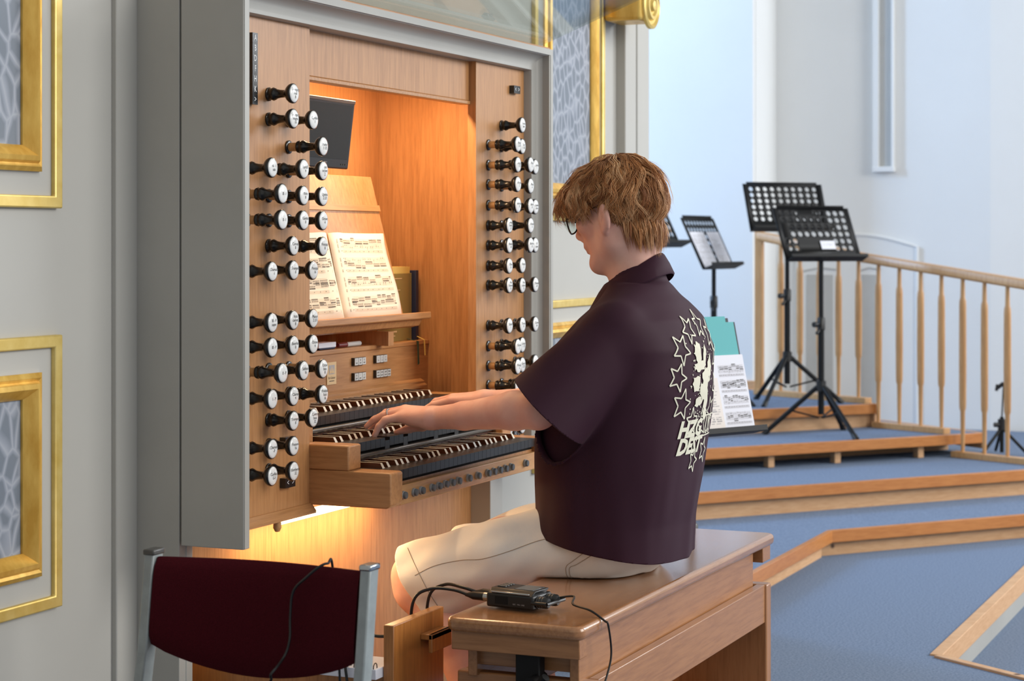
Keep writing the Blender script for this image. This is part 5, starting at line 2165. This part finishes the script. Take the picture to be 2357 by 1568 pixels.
b = B()
R = []
for k in range(1, 22):
    ring = []
    for i in range(64):
        ph = 2 * PI * i / 64
        d = hair_dir(te(ph) * k / 21 * 0.97, ph)
        nn = noise.noise(d * 7) * 0.004
        ring.append(hw(d, hair_r(d) * (0.915 if k < 20 else 0.84) + nn))
    R.append(ring)
b.rings(R, True, True)
hair = obj('hair', b, M['hair_b'], person, sharp=3.0)

r = random.Random(3)
verts, faces, shade = [], [], []
NL = 640
for li in range(NL):
    ph0 = 2 * PI * r.random()
    full = te(ph0)
    u0 = r.random() ** 0.75
    t0 = full * (0.02 + 0.76 * u0)
    ln = full * r.uniform(0.34, 0.60)
    t1 = min(t0 + ln, full * r.uniform(0.90, 1.07))
    fr = abs((ph0 + PI) % (2 * PI) - PI)
    wav = r.uniform(0.02, 0.07)
    wfreq = r.uniform(2.0, 4.5)
    wph = r.random() * 6.28
    drift = r.uniform(-0.34, 0.34)
    layer = 0.935 + 0.085 * r.random()
    flick = r.uniform(-0.02, 0.05) if r.random() < 0.7 else r.uniform(0.04, 0.12)
    if fr < 0.8 and t1 > full * 0.85:
        flick += r.uniform(0.0, 0.13)
    if fr > 2.3 and 0.45 < t1 / full < 0.85:
        flick += r.uniform(0.0, 0.10)
    tone = r.random()
    ns = r.randint(9, 15)
    cl = r.uniform(0.25, 0.8)
    for si in range(ns):
        dp = r.gauss(0, 0.050)
        dr = r.gauss(0, 0.008)
        a0 = t0 + r.uniform(-0.06, 0.06)
        a1 = t1 + r.uniform(-0.09, 0.06)
        stray = r.random() < 0.06
        sx_ = r.uniform(-0.25, 0.25) if stray else 0.0
        sf_ = r.uniform(0.02, 0.12) if stray else 0.0
        n = 11
        P = []
        for k in range(n + 1):
            s = k / n
            th = a0 + (a1 - a0) * s
            th = max(th, 0.01)
            ph = ph0 + dp * (1.0 - cl * s) / max(math.sin(min(th, 2.6)), 0.35) + (drift + sx_) * s * s + wav * math.sin(wfreq * s * 3.1 + wph)
            d = hair_dir(th, ph)
            rr = hair_r(d) * (layer + dr * (1 - 0.6 * cl * s) + (flick + sf_) * s ** 3 + 0.014 * math.sin(wfreq * s * 2.3 + wph * 1.7)) - (0.010 * (1 - s) ** 4 if u0 > 0.1 else 0)
            P.append(hw(d, rr))
        base = len(verts)
        w_ = r.uniform(0.0005, 0.0011) * (0.55 if stray else 1)
        for k, p in enumerate(P):
            tdir = (P[min(k + 1, n)] - P[max(k - 1, 0)]).normalized()
            out = (p - Vector(HC)).normalized()
            sd = tdir.cross(out).normalized()
            ww = w_ * (1.0 if k < n - 4 else (n - k + 0.15) / 4.2)
            verts += [p - sd * ww, p + sd * ww, p + out * ww * 0.9]
        sh = min(max(0.5 + (tone - 0.5) * 1.0 + r.gauss(0, 0.13), 0), 1)
        for k in range(n):
            q0, q1 = base + 3 * k, base + 3 * (k + 1)
            faces += [(q0, q0 + 1, q1 + 1, q1), (q0 + 1, q0 + 2, q1 + 2, q1 + 1), (q0 + 2, q0, q1, q1 + 2)]
            shade += [sh] * 3
# nape: shorter locks lying down the neck
for li in range(150):
    az = r.uniform(-1.15, 1.15)
    top = r.uniform(-0.055, 0.035)
    end = r.uniform(-0.125, -0.085) + 0.020 * abs(az)
    tone = r.random()
    flick = r.uniform(0.0, 0.016)
    dl = r.uniform(-0.012, 0.012)
    for si in range(11):
        da = r.gauss(0, 0.05)
        jr = r.gauss(0, 0.0025)
        e2 = end + r.uniform(-0.012, 0.008)
        n = 7
        P = []
        for k in range(n + 1):
            s = k / n
            uu = top + (e2 - top) * s
            rad = 0.116 - 0.052 * min(max((top - uu + 0.01) / 0.10, 0), 1.2) + flick * s ** 2.5 + jr - 0.016 * (1 - s) ** 3
            a_ = az + da * (1 - 0.5 * s)
            P.append(Vector(hp(-rad * math.cos(a_) * (0.98 if abs(az) < 0.9 else 0.95) - 0.006, rad * math.sin(a_) * 0.74 + dl * s, uu)))
        base = len(verts)
        w_ = r.uniform(0.0005, 0.001)
        for k, p in enumerate(P):
            tdir = (P[min(k + 1, n)] - P[max(k - 1, 0)]).normalized()
            out = (p - Vector(HC)).normalized()
            sd = tdir.cross(out).normalized()
            ww = w_ * (1.0 if k < n - 3 else (n - k + 0.15) / 3.2)
            verts += [p - sd * ww, p + sd * ww, p + out * ww * 0.9]
        sh = min(max(0.5 + (tone - 0.5) * 0.9 + r.gauss(0, 0.1), 0), 1)
        for k in range(n):
            q0, q1 = base + 3 * k, base + 3 * (k + 1)
            faces += [(q0, q0 + 1, q1 + 1, q1), (q0 + 1, q0 + 2, q1 + 2, q1 + 1), (q0 + 2, q0, q1, q1 + 2)]
            shade += [sh] * 3
me = bpy.data.meshes.new('hair_strands')
me.from_pydata([tuple(v) for v in verts], [], faces)
me.materials.append(M['hair'])
at2 = me.attributes.new('shade', 'FLOAT', 'FACE')
at2.data.foreach_set('value', np.array(shade, dtype=np.float32))
me.shade_smooth()
hs = obj('hair_strands', me, None, hair)
hs['kind'] = 'stuff'
b = B()
for s in (-1, 1):
    b.tube([Vector(hp(0.094, s * 0.016, 0.026)), Vector(hp(0.092, s * 0.034, 0.031)), Vector(hp(0.078, s * 0.052, 0.026))], [0.003, 0.0035, 0.002], 6)
obj('eyebrows', b, M['hair_b'], hair)

# ---- spectacles
gl = thing('eyeglasses', 'black round-rimmed eyeglasses worn by the organist', 'eyeglasses', tuple(hp(0.11, 0, 0.0)))
b = B()
for s in (-1, 1):
    ring = []
    for k in range(25):
        a = 2 * PI * k / 24
        ring.append(Vector(hp(0.113 - 0.010 * abs(math.cos(a)) * 0.4 - (0.006 if s * math.cos(a) > 0 else 0) * abs(math.cos(a)), s * 0.034 + 0.0255 * math.cos(a), 0.001 + 0.0225 * math.sin(a))))
    b.tube(ring, 0.0019, 8, cap=False)
b.tube([Vector(hp(0.112, 0.010, 0.006)), Vector(hp(0.116, 0, 0.009)), Vector(hp(0.112, -0.010, 0.006))], 0.0018, 8)
obj('rim', b, M['lens_rim'], gl)
for s in (-1, 1):
    b = B()
    b.tube([Vector(hp(0.104, s * 0.060, 0.008)), Vector(hp(0.095, s * 0.071, 0.008)), Vector(hp(0.03, s * 0.081, 0.012)), Vector(hp(-0.012, s * 0.086, 0.016)), Vector(hp(-0.030, s * 0.084, -0.004))], 0.0020, 8)
    obj('temple', b, M['lens_rim'], gl)
    b = B()
    b.prism([Vector(hp(0.1105, s * 0.034 + 0.0245 * math.cos(2 * PI * k / 24), 0.001 + 0.0215 * math.sin(2 * PI * k / 24))) for k in range(24)], Vector(hf) * 0.0012)
    obj('lens', b, M['glass'], gl)

# ---- shirt
sv = Vox((-0.46, -0.86, 0.50), (0.46, -0.30, 1.24), 0.0042)
s, X, Y, Z = sv.box((-9, -9, -9), (9, 9, 9))
zk = [0.50, 0.575, 0.66, 0.757, 0.855, 0.953, 1.05, 1.115, 1.155, 1.19]
yk = [-0.553, -0.553, -0.553, -0.560, -0.567, -0.577, -0.597, -0.615, -0.622, -0.615]
ak = [0.222, 0.222, 0.225, 0.230, 0.235, 0.236, 0.228, 0.190, 0.135, 0.085]
bk = [0.160, 0.161, 0.166, 0.177, 0.185, 0.187, 0.167, 0.126, 0.088, 0.060]
zz = sv.ax[2]
yc, aa, bb = (np.interp(zz, zk, q)[None, None, :] for q in (yk, ak, bk))
xx = X / aa
yy = (Y - yc) / bb
d = ((np.abs(xx) ** 2.35 + np.abs(yy) ** 2.35) ** (1 / 2.35) - 1) * np.minimum(aa, bb) * 0.95
sv.F[s] = np.maximum(d, np.maximum(Z - 1.185, 0.4 - Z)).astype(np.float32)
torso_F = sv.F.copy()
SLV = {-1: (-0.272, -0.497, 0.920), 1: (0.272, -0.490, 0.915)}
SN_ = {}
for q in (-1, 1):
    a0 = np.array((q * 0.165, -0.615, 1.075))
    a1 = np.array(SLV[q])
    nx = np.array((q * 0.18, 0.66, -0.72))
    SN_[q] = nx / np.linalg.norm(nx)
    sv.cone((q * 0.05, -0.62, 1.135), (q * 0.165, -0.615, 1.085), 0.052, 0.072, 0.05)
    sv.cone(a0, a1 + (a1 - a0) * 0.55, 0.078, 0.114, 0.012)
sv.cone((0, -0.606, 1.150), (0, -0.606, 1.205), 0.088, 0.066, 0.025)
# neck hole
sv.cone((0, -0.600, 1.16), (0, -0.585, 1.30), 0.048, 0.066, 0.008, sub=True)
V, Q = sv.mesh('shirt')
V = relax(V, Q, 4, 0.5)
N = normals(V, Q)
HEM = lambda v: v[:, 2] - (0.578 + (v[:, 1] + 0.70) * 0.20)
disp = np.zeros(len(V))
for i in range(len(V)):
    x, y, z = V[i]
    low = min(max((0.98 - z) / 0.35, 0), 1)
    w = noise.noise(Vector((x * 11, y * 11, z * 2.2)))
    w2 = noise.noise(Vector((x * 22 + 5, y * 22, z * 3.5)))
    dg = noise.noise(Vector(((y * 0.75 + z * 0.65) * 16, (z * 0.75 - y * 0.65) * 3.2, x * 6 + 3)))
    # pull lines running from the armpit towards the shoulder blade and down the back
    disp[i] = low * (0.009 * w + 0.004 * w2) + (1 - 0.5 * low) * 0.0065 * dg
V = V + N * disp[:, None]
for it in (0,):
    V = relax(V, Q, 2, 0.5)
cuts = [(np.ones(len(V), bool), (0, -0.70, 0.578), (0, 0.20, -1.0))]
yc_, aa_, bb_ = (np.interp(V[:, 2], zk, q) for q in (yk, ak, bk))
tors = ((np.abs(V[:, 0] / aa_) ** 2.35 + np.abs((V[:, 1] - yc_) / bb_) ** 2.35) ** (1 / 2.35) - 1) * np.minimum(aa_, bb_)
for q in (-1, 1):
    a0 = np.array((q * 0.165, -0.615, 1.075))
    ax_ = (np.array(SLV[q]) - a0) / np.linalg.norm(np.array(SLV[q]) - a0)
    r0 = V - a0
    al = r0 @ ax_
    dist = np.linalg.norm(r0 - al[:, None] * ax_, axis=1)
    cuts.append(((al > 0.05) & (dist < 0.16) & (V[:, 0] * q > 0) & (tors > 0.012), tuple(SLV[q]), tuple(SN_[q])))
cuts.append(((V[:, 2] > 1.13) & (np.hypot(V[:, 0], V[:, 1] + 0.60) < 0.06), (0, -0.6, 1.175), (0, 0, -1.0)))
# the body of the shirt goes on inside the sleeves: add its own surface just under the outer one
ti = Vox((-0.46, -0.86, 0.50), (0.46, -0.30, 1.24), 0.0042)
ti.F = torso_F + 0.006
Vt, Qt = ti.mesh('torso')
Vt = relax(Vt, Qt, 3, 0.5)
fr = (np.abs(Vt[:, 0]) > 0.10) & (Vt[:, 2] > 0.80) & (Vt[:, 2] < 1.10) & (Vt[:, 1] > -0.66)
Qt = Qt[fr[Qt].all(1)]
nv = len(V)
cuts = [(np.concatenate([c[0], np.zeros(len(Vt), bool)]), c[1], c[2]) for c in cuts]
me = cut_mesh('shirt', np.concatenate([V, Vt]), np.concatenate([Q, Qt + nv]), M['shirt'], cuts)
shirt = obj('shirt', me, None, person)
so = shirt.modifiers.new('cloth', 'SOLIDIFY')
so.thickness = 0.004
so.offset = -1
# collar
b = B()
R = []
NC = 40
for k in range(NC + 1):
    ph = math.radians(28 + (332 - 28) * k / NC)      # 0 = front
    cf, sf = math.cos(ph), math.sin(ph)
    zt = 1.2225 - 0.036 * cf + 0.004 * math.cos(2 * ph)
    cy = -0.598 + 0.006 * cf

    def cp(rx, ry, z):
        return Vector((-sf * rx, cy + cf * ry, z))
    front = max(0.0, cf)
    bkw = max(0.0, -cf)
    ry = 1.0 - 0.10 * bkw
    R.append([cp(0.060, 0.060 * ry, zt - 0.060), cp(0.060, 0.060 * ry, zt - 0.004), cp(0.063, 0.063 * ry, zt + 0.001), cp(0.067, 0.067 * ry, zt - 0.002), cp(0.082, 0.079 * ry, zt - 0.020), cp(0.100 + 0.012 * front, 0.090 * ry + 0.014 * front, zt - 0.042 - 0.024 * front), cp(0.098 + 0.012 * front, 0.088 * ry + 0.014 * front, zt - 0.046 - 0.024 * front), cp(0.078, 0.075 * ry, zt - 0.028), cp(0.065, 0.065 * ry, zt - 0.014), cp(0.063, 0.064 * ry, zt - 0.060)])
b.rings(R, True, True)
obj('collar', b, M['shirt'], shirt, sharp=1.0)

# print on the back, laid on the cloth
bvh = BVHTree.FromPolygons([Vector(v) for v in V], [tuple(q) for q in Q])


def on_back(x, z):
    hit = bvh.ray_cast(Vector((x, -2.0, z)), Vector((0, 1, 0)))
    if hit[0] is None:
        return None
    return hit[0] + hit[1] * (0.0022 if hit[1].y < 0 else -0.0022)


b = B()


def cloth_poly(pts):
    """fill a small polygon (x, z) as a fan on the cloth"""
    w = [on_back(x, z) for x, z in pts]
    if any(p is None for p in w):
        return
    b.face([b.v(p) for p in w])


def cloth_strip(a, c, w):
    a, c = Vector(a), Vector(c)
    d = (c - a)
    n = max(1, int(d.length / 0.006))
    m = Vector((-d.y, d.x)).normalized() * w / 2
    for k in range(n):
        p, q = a + d * k / n, a + d * (k + 1) / n
        cloth_poly([(p + m)[:], (q + m)[:], (q - m)[:], (p - m)[:]])


PCX, PCZ = -0.018, 0.992
for k in range(11):
    a = 2 * PI * k / 11 + 0.13
    cx, cz = PCX + 0.112 * math.sin(a), PCZ + 0.112 * math.cos(a)
    ro = 0.032 if k % 2 else 0.029
    pts = []
    for j in range(10):
        rr = ro if j % 2 == 0 else ro * 0.45
        t_ = PI * j / 5 + a * 0.35
        pts.append((cx + rr * math.sin(t_) * 0.95, cz + rr * math.cos(t_) * 1.12))
    for j in range(10):
        cloth_strip(pts[j], pts[(j + 1) % 10], 0.0034)
for cx, cz, ro in ((-0.030, 0.800, 0.024), (0.030, 0.818, 0.026)):
    pts = [(cx + (ro if j % 2 == 0 else ro * 0.45) * math.sin(PI * j / 5 + 0.3), cz + (ro if j % 2 == 0 else ro * 0.45) * 1.15 * math.cos(PI * j / 5 + 0.3)) for j in range(10)]
    for j in range(10):
        cloth_strip(pts[j], pts[(j + 1) % 10], 0.0034)
rb = random.Random(11)


def blob(cx, cz, rx, rz, rough=0.25, n=18):
    off = [1 + rb.uniform(-rough, rough) for _ in range(n)]
    c0 = (cx, cz)
    P = [(cx + rx * off[i] * math.cos(2 * PI * i / n), cz + rz * off[i] * math.sin(2 * PI * i / n)) for i in range(n)]
    for i in range(n):
        p, q = P[i], P[(i + 1) % n]
        m1 = ((c0[0] + p[0]) / 2, (c0[1] + p[1]) / 2)
        m2 = ((c0[0] + q[0]) / 2, (c0[1] + q[1]) / 2)
        cloth_poly([c0, m1, m2])
        cloth_poly([m1, p, q, m2])


for cx, cz, rx, rz in ((-0.030, 1.040, 0.016, 0.026), (0.010, 1.038, 0.011, 0.022), (-0.020, 1.012, 0.030, 0.012), (0.048, 1.006, 0.014, 0.028), (0.020, 0.985, 0.026, 0.024), (-0.040, 0.975, 0.020, 0.018), (0.005, 0.955, 0.024, 0.022), (0.028, 0.930, 0.014, 0.028), (-0.022, 0.932, 0.022, 0.010), (0.030, 0.905, 0.010, 0.016)):
    blob(cx - 0.018, cz, rx, rz)
for _ in range(170):
    a = rb.uniform(0, 2 * PI)
    q_ = rb.gauss(0.045, 0.020)
    blob(q_ * 1.05 * math.sin(a) - 0.018, 0.978 + 1.5 * q_ * math.cos(a), rb.uniform(0.0010, 0.0028), rb.uniform(0.0010, 0.0028), 0.3, 5)
for tx, cx, cz, size, sq in (('HZG', -0.062, 0.872, 0.058, 0.95), ('DEST', -0.058, 0.834, 0.056, 0.95)):
    tm = text_mesh(tx, size, M['shirtprint'], sq, 0.3, bold=0.0028)
    t2 = bmesh.new()
    t2.from_mesh(tm)
    for _ in range(2):
        el = [e for e in t2.edges if e.calc_length() > 0.008]
        if el:
            bmesh.ops.subdivide_edges(t2, edges=el, cuts=2)
    bmesh.ops.triangulate(t2, faces=t2.faces)
    for f in t2.faces:
        cloth_poly([(v.co.x * 1.0 + cx, v.co.z * 0.85 + cz) for v in f.verts])
    t2.free()
tm = text_mesh('US', 0.052, M['shirtprint'], 0.9, 0.3)
t2 = bmesh.new()
t2.from_mesh(tm)
for e in t2.edges:
    if len(e.link_faces) == 1:
        p, q = e.verts[0].co, e.verts[1].co
        cloth_strip((p.x + 0.048, p.z + 0.872), (q.x + 0.048, q.z + 0.872), 0.003)
t2.free()
cloth_strip((-0.005, 0.897), (0.100, 0.897), 0.003)
cloth_strip((0.0, 0.852), (0.090, 0.852), 0.003)
obj('back_print', b, M['shirtprint'], shirt, sharp=None)['kind'] = 'stuff'

# ---- shorts
pv = Vox((-0.32, -0.80, 0.40), (0.30, 0.0, 0.80), 0.0042)
pv.ell((0, -0.560, 0.625), (0.190, 0.135, 0.100), 0.02)
TH = {-1: ((-0.095, -0.55, 0.624), (-0.165, -0.110, 0.523)), 1: ((0.095, -0.55, 0.624), (0.140, -0.110, 0.523))}
for q in (-1, 1):
    a0, a1 = np.array(TH[q][0]), np.array(TH[q][1])
    pv.cone(a0, a1 + (a1 - a0) * 0.20, 0.098, 0.070, 0.03)
    pv.cone(a0 + (a1 - a0) * 0.5 + np.array((0, 0, -0.01)), a1 + np.array((0, -0.05, -0.040)), 0.078, 0.064, 0.05)
s, X, Y, Z = pv.box((-9, -9, -9), (9, 9, 9))
pl = np.where(Y < -0.428, 0.5415 - Z, 0.5415 - Z - (Y + 0.428) * 2.2)
f = pv.F[s]
kk = 0.02
pl = pl.astype(np.float32)
hh = np.maximum(kk - np.abs(f - pl), 0) / kk
pv.F[s] = np.maximum(f, pl)
V2, Q2 = pv.mesh('shorts')
V2 = relax(V2, Q2, 4, 0.5)
N2 = normals(V2, Q2)
for i in range(len(V2)):
    x, y, z = V2[i]
    if z < 0.546 and y < -0.43:
        continue
    w = noise.noise(Vector((x * 9, y * 7 + z * 9, z * 16)))
    w2 = noise.noise(Vector((x * 14 + 9, (y + z) * 16, (z - y) * 6)))
    V2[i] += N2[i] * (0.010 * w + 0.006 * w2)
V2 = relax(V2, Q2, 2, 0.5)
cuts = []
pt, pb = at(920, 1252, x=-0.165), at(1003, 1418, x=-0.165)
dyz = Vector((pb.y - pt.y, pb.z - pt.z))
n_ = Vector((-dyz.y, dyz.x)).normalized()
if n_.x < 0:
    n_ = -n_
cuts.append((np.ones(len(V2), bool), (0, pt.y, pt.z), (0, n_.x, n_.y)))
me = cut_mesh('shorts', V2, Q2, M['shorts'], cuts)
shorts = obj('shorts', me, None, person)
so = shorts.modifiers.new('cloth', 'SOLIDIFY')
so.thickness = 0.004
so.offset = -1
bv2 = BVHTree.FromPolygons([Vector(v) for v in V2], [tuple(q) for q in Q2])


def on_shorts(px, py):
    o_ = Vector((CAMX, CAMY, CAMZ))
    d_ = (at(px, py, x=-0.2) - o_).normalized()
    h_ = bv2.ray_cast(o_, d_)
    return None if h_[0] is None else h_[0] + h_[1] * 0.0004


for line in ([(938, 1262), (955, 1300), (985, 1360), (1012, 1402)], [(955, 1325), (1000, 1303), (1060, 1290), (1110, 1287), (1170, 1270), (1240, 1245), (1290, 1236)], [(1350, 1268), (1318, 1292), (1304, 1303), (1303, 1318), (1307, 1330)], [(1366, 1276), (1328, 1299), (1312, 1306), (1311, 1320), (1315, 1330)]):
    P = []
    L2 = [Vector((a, c, 0)) for a, c in line]
    for p in smooth_path(L2, 6):
        h_ = on_shorts(p.x, p.y)
        if h_ is not None:
            P.append(h_)
    if len(P) > 2:
        b = B()
        b.tube(P, 0.0009, 5)
        obj('seam', b, M['seam'], shorts)
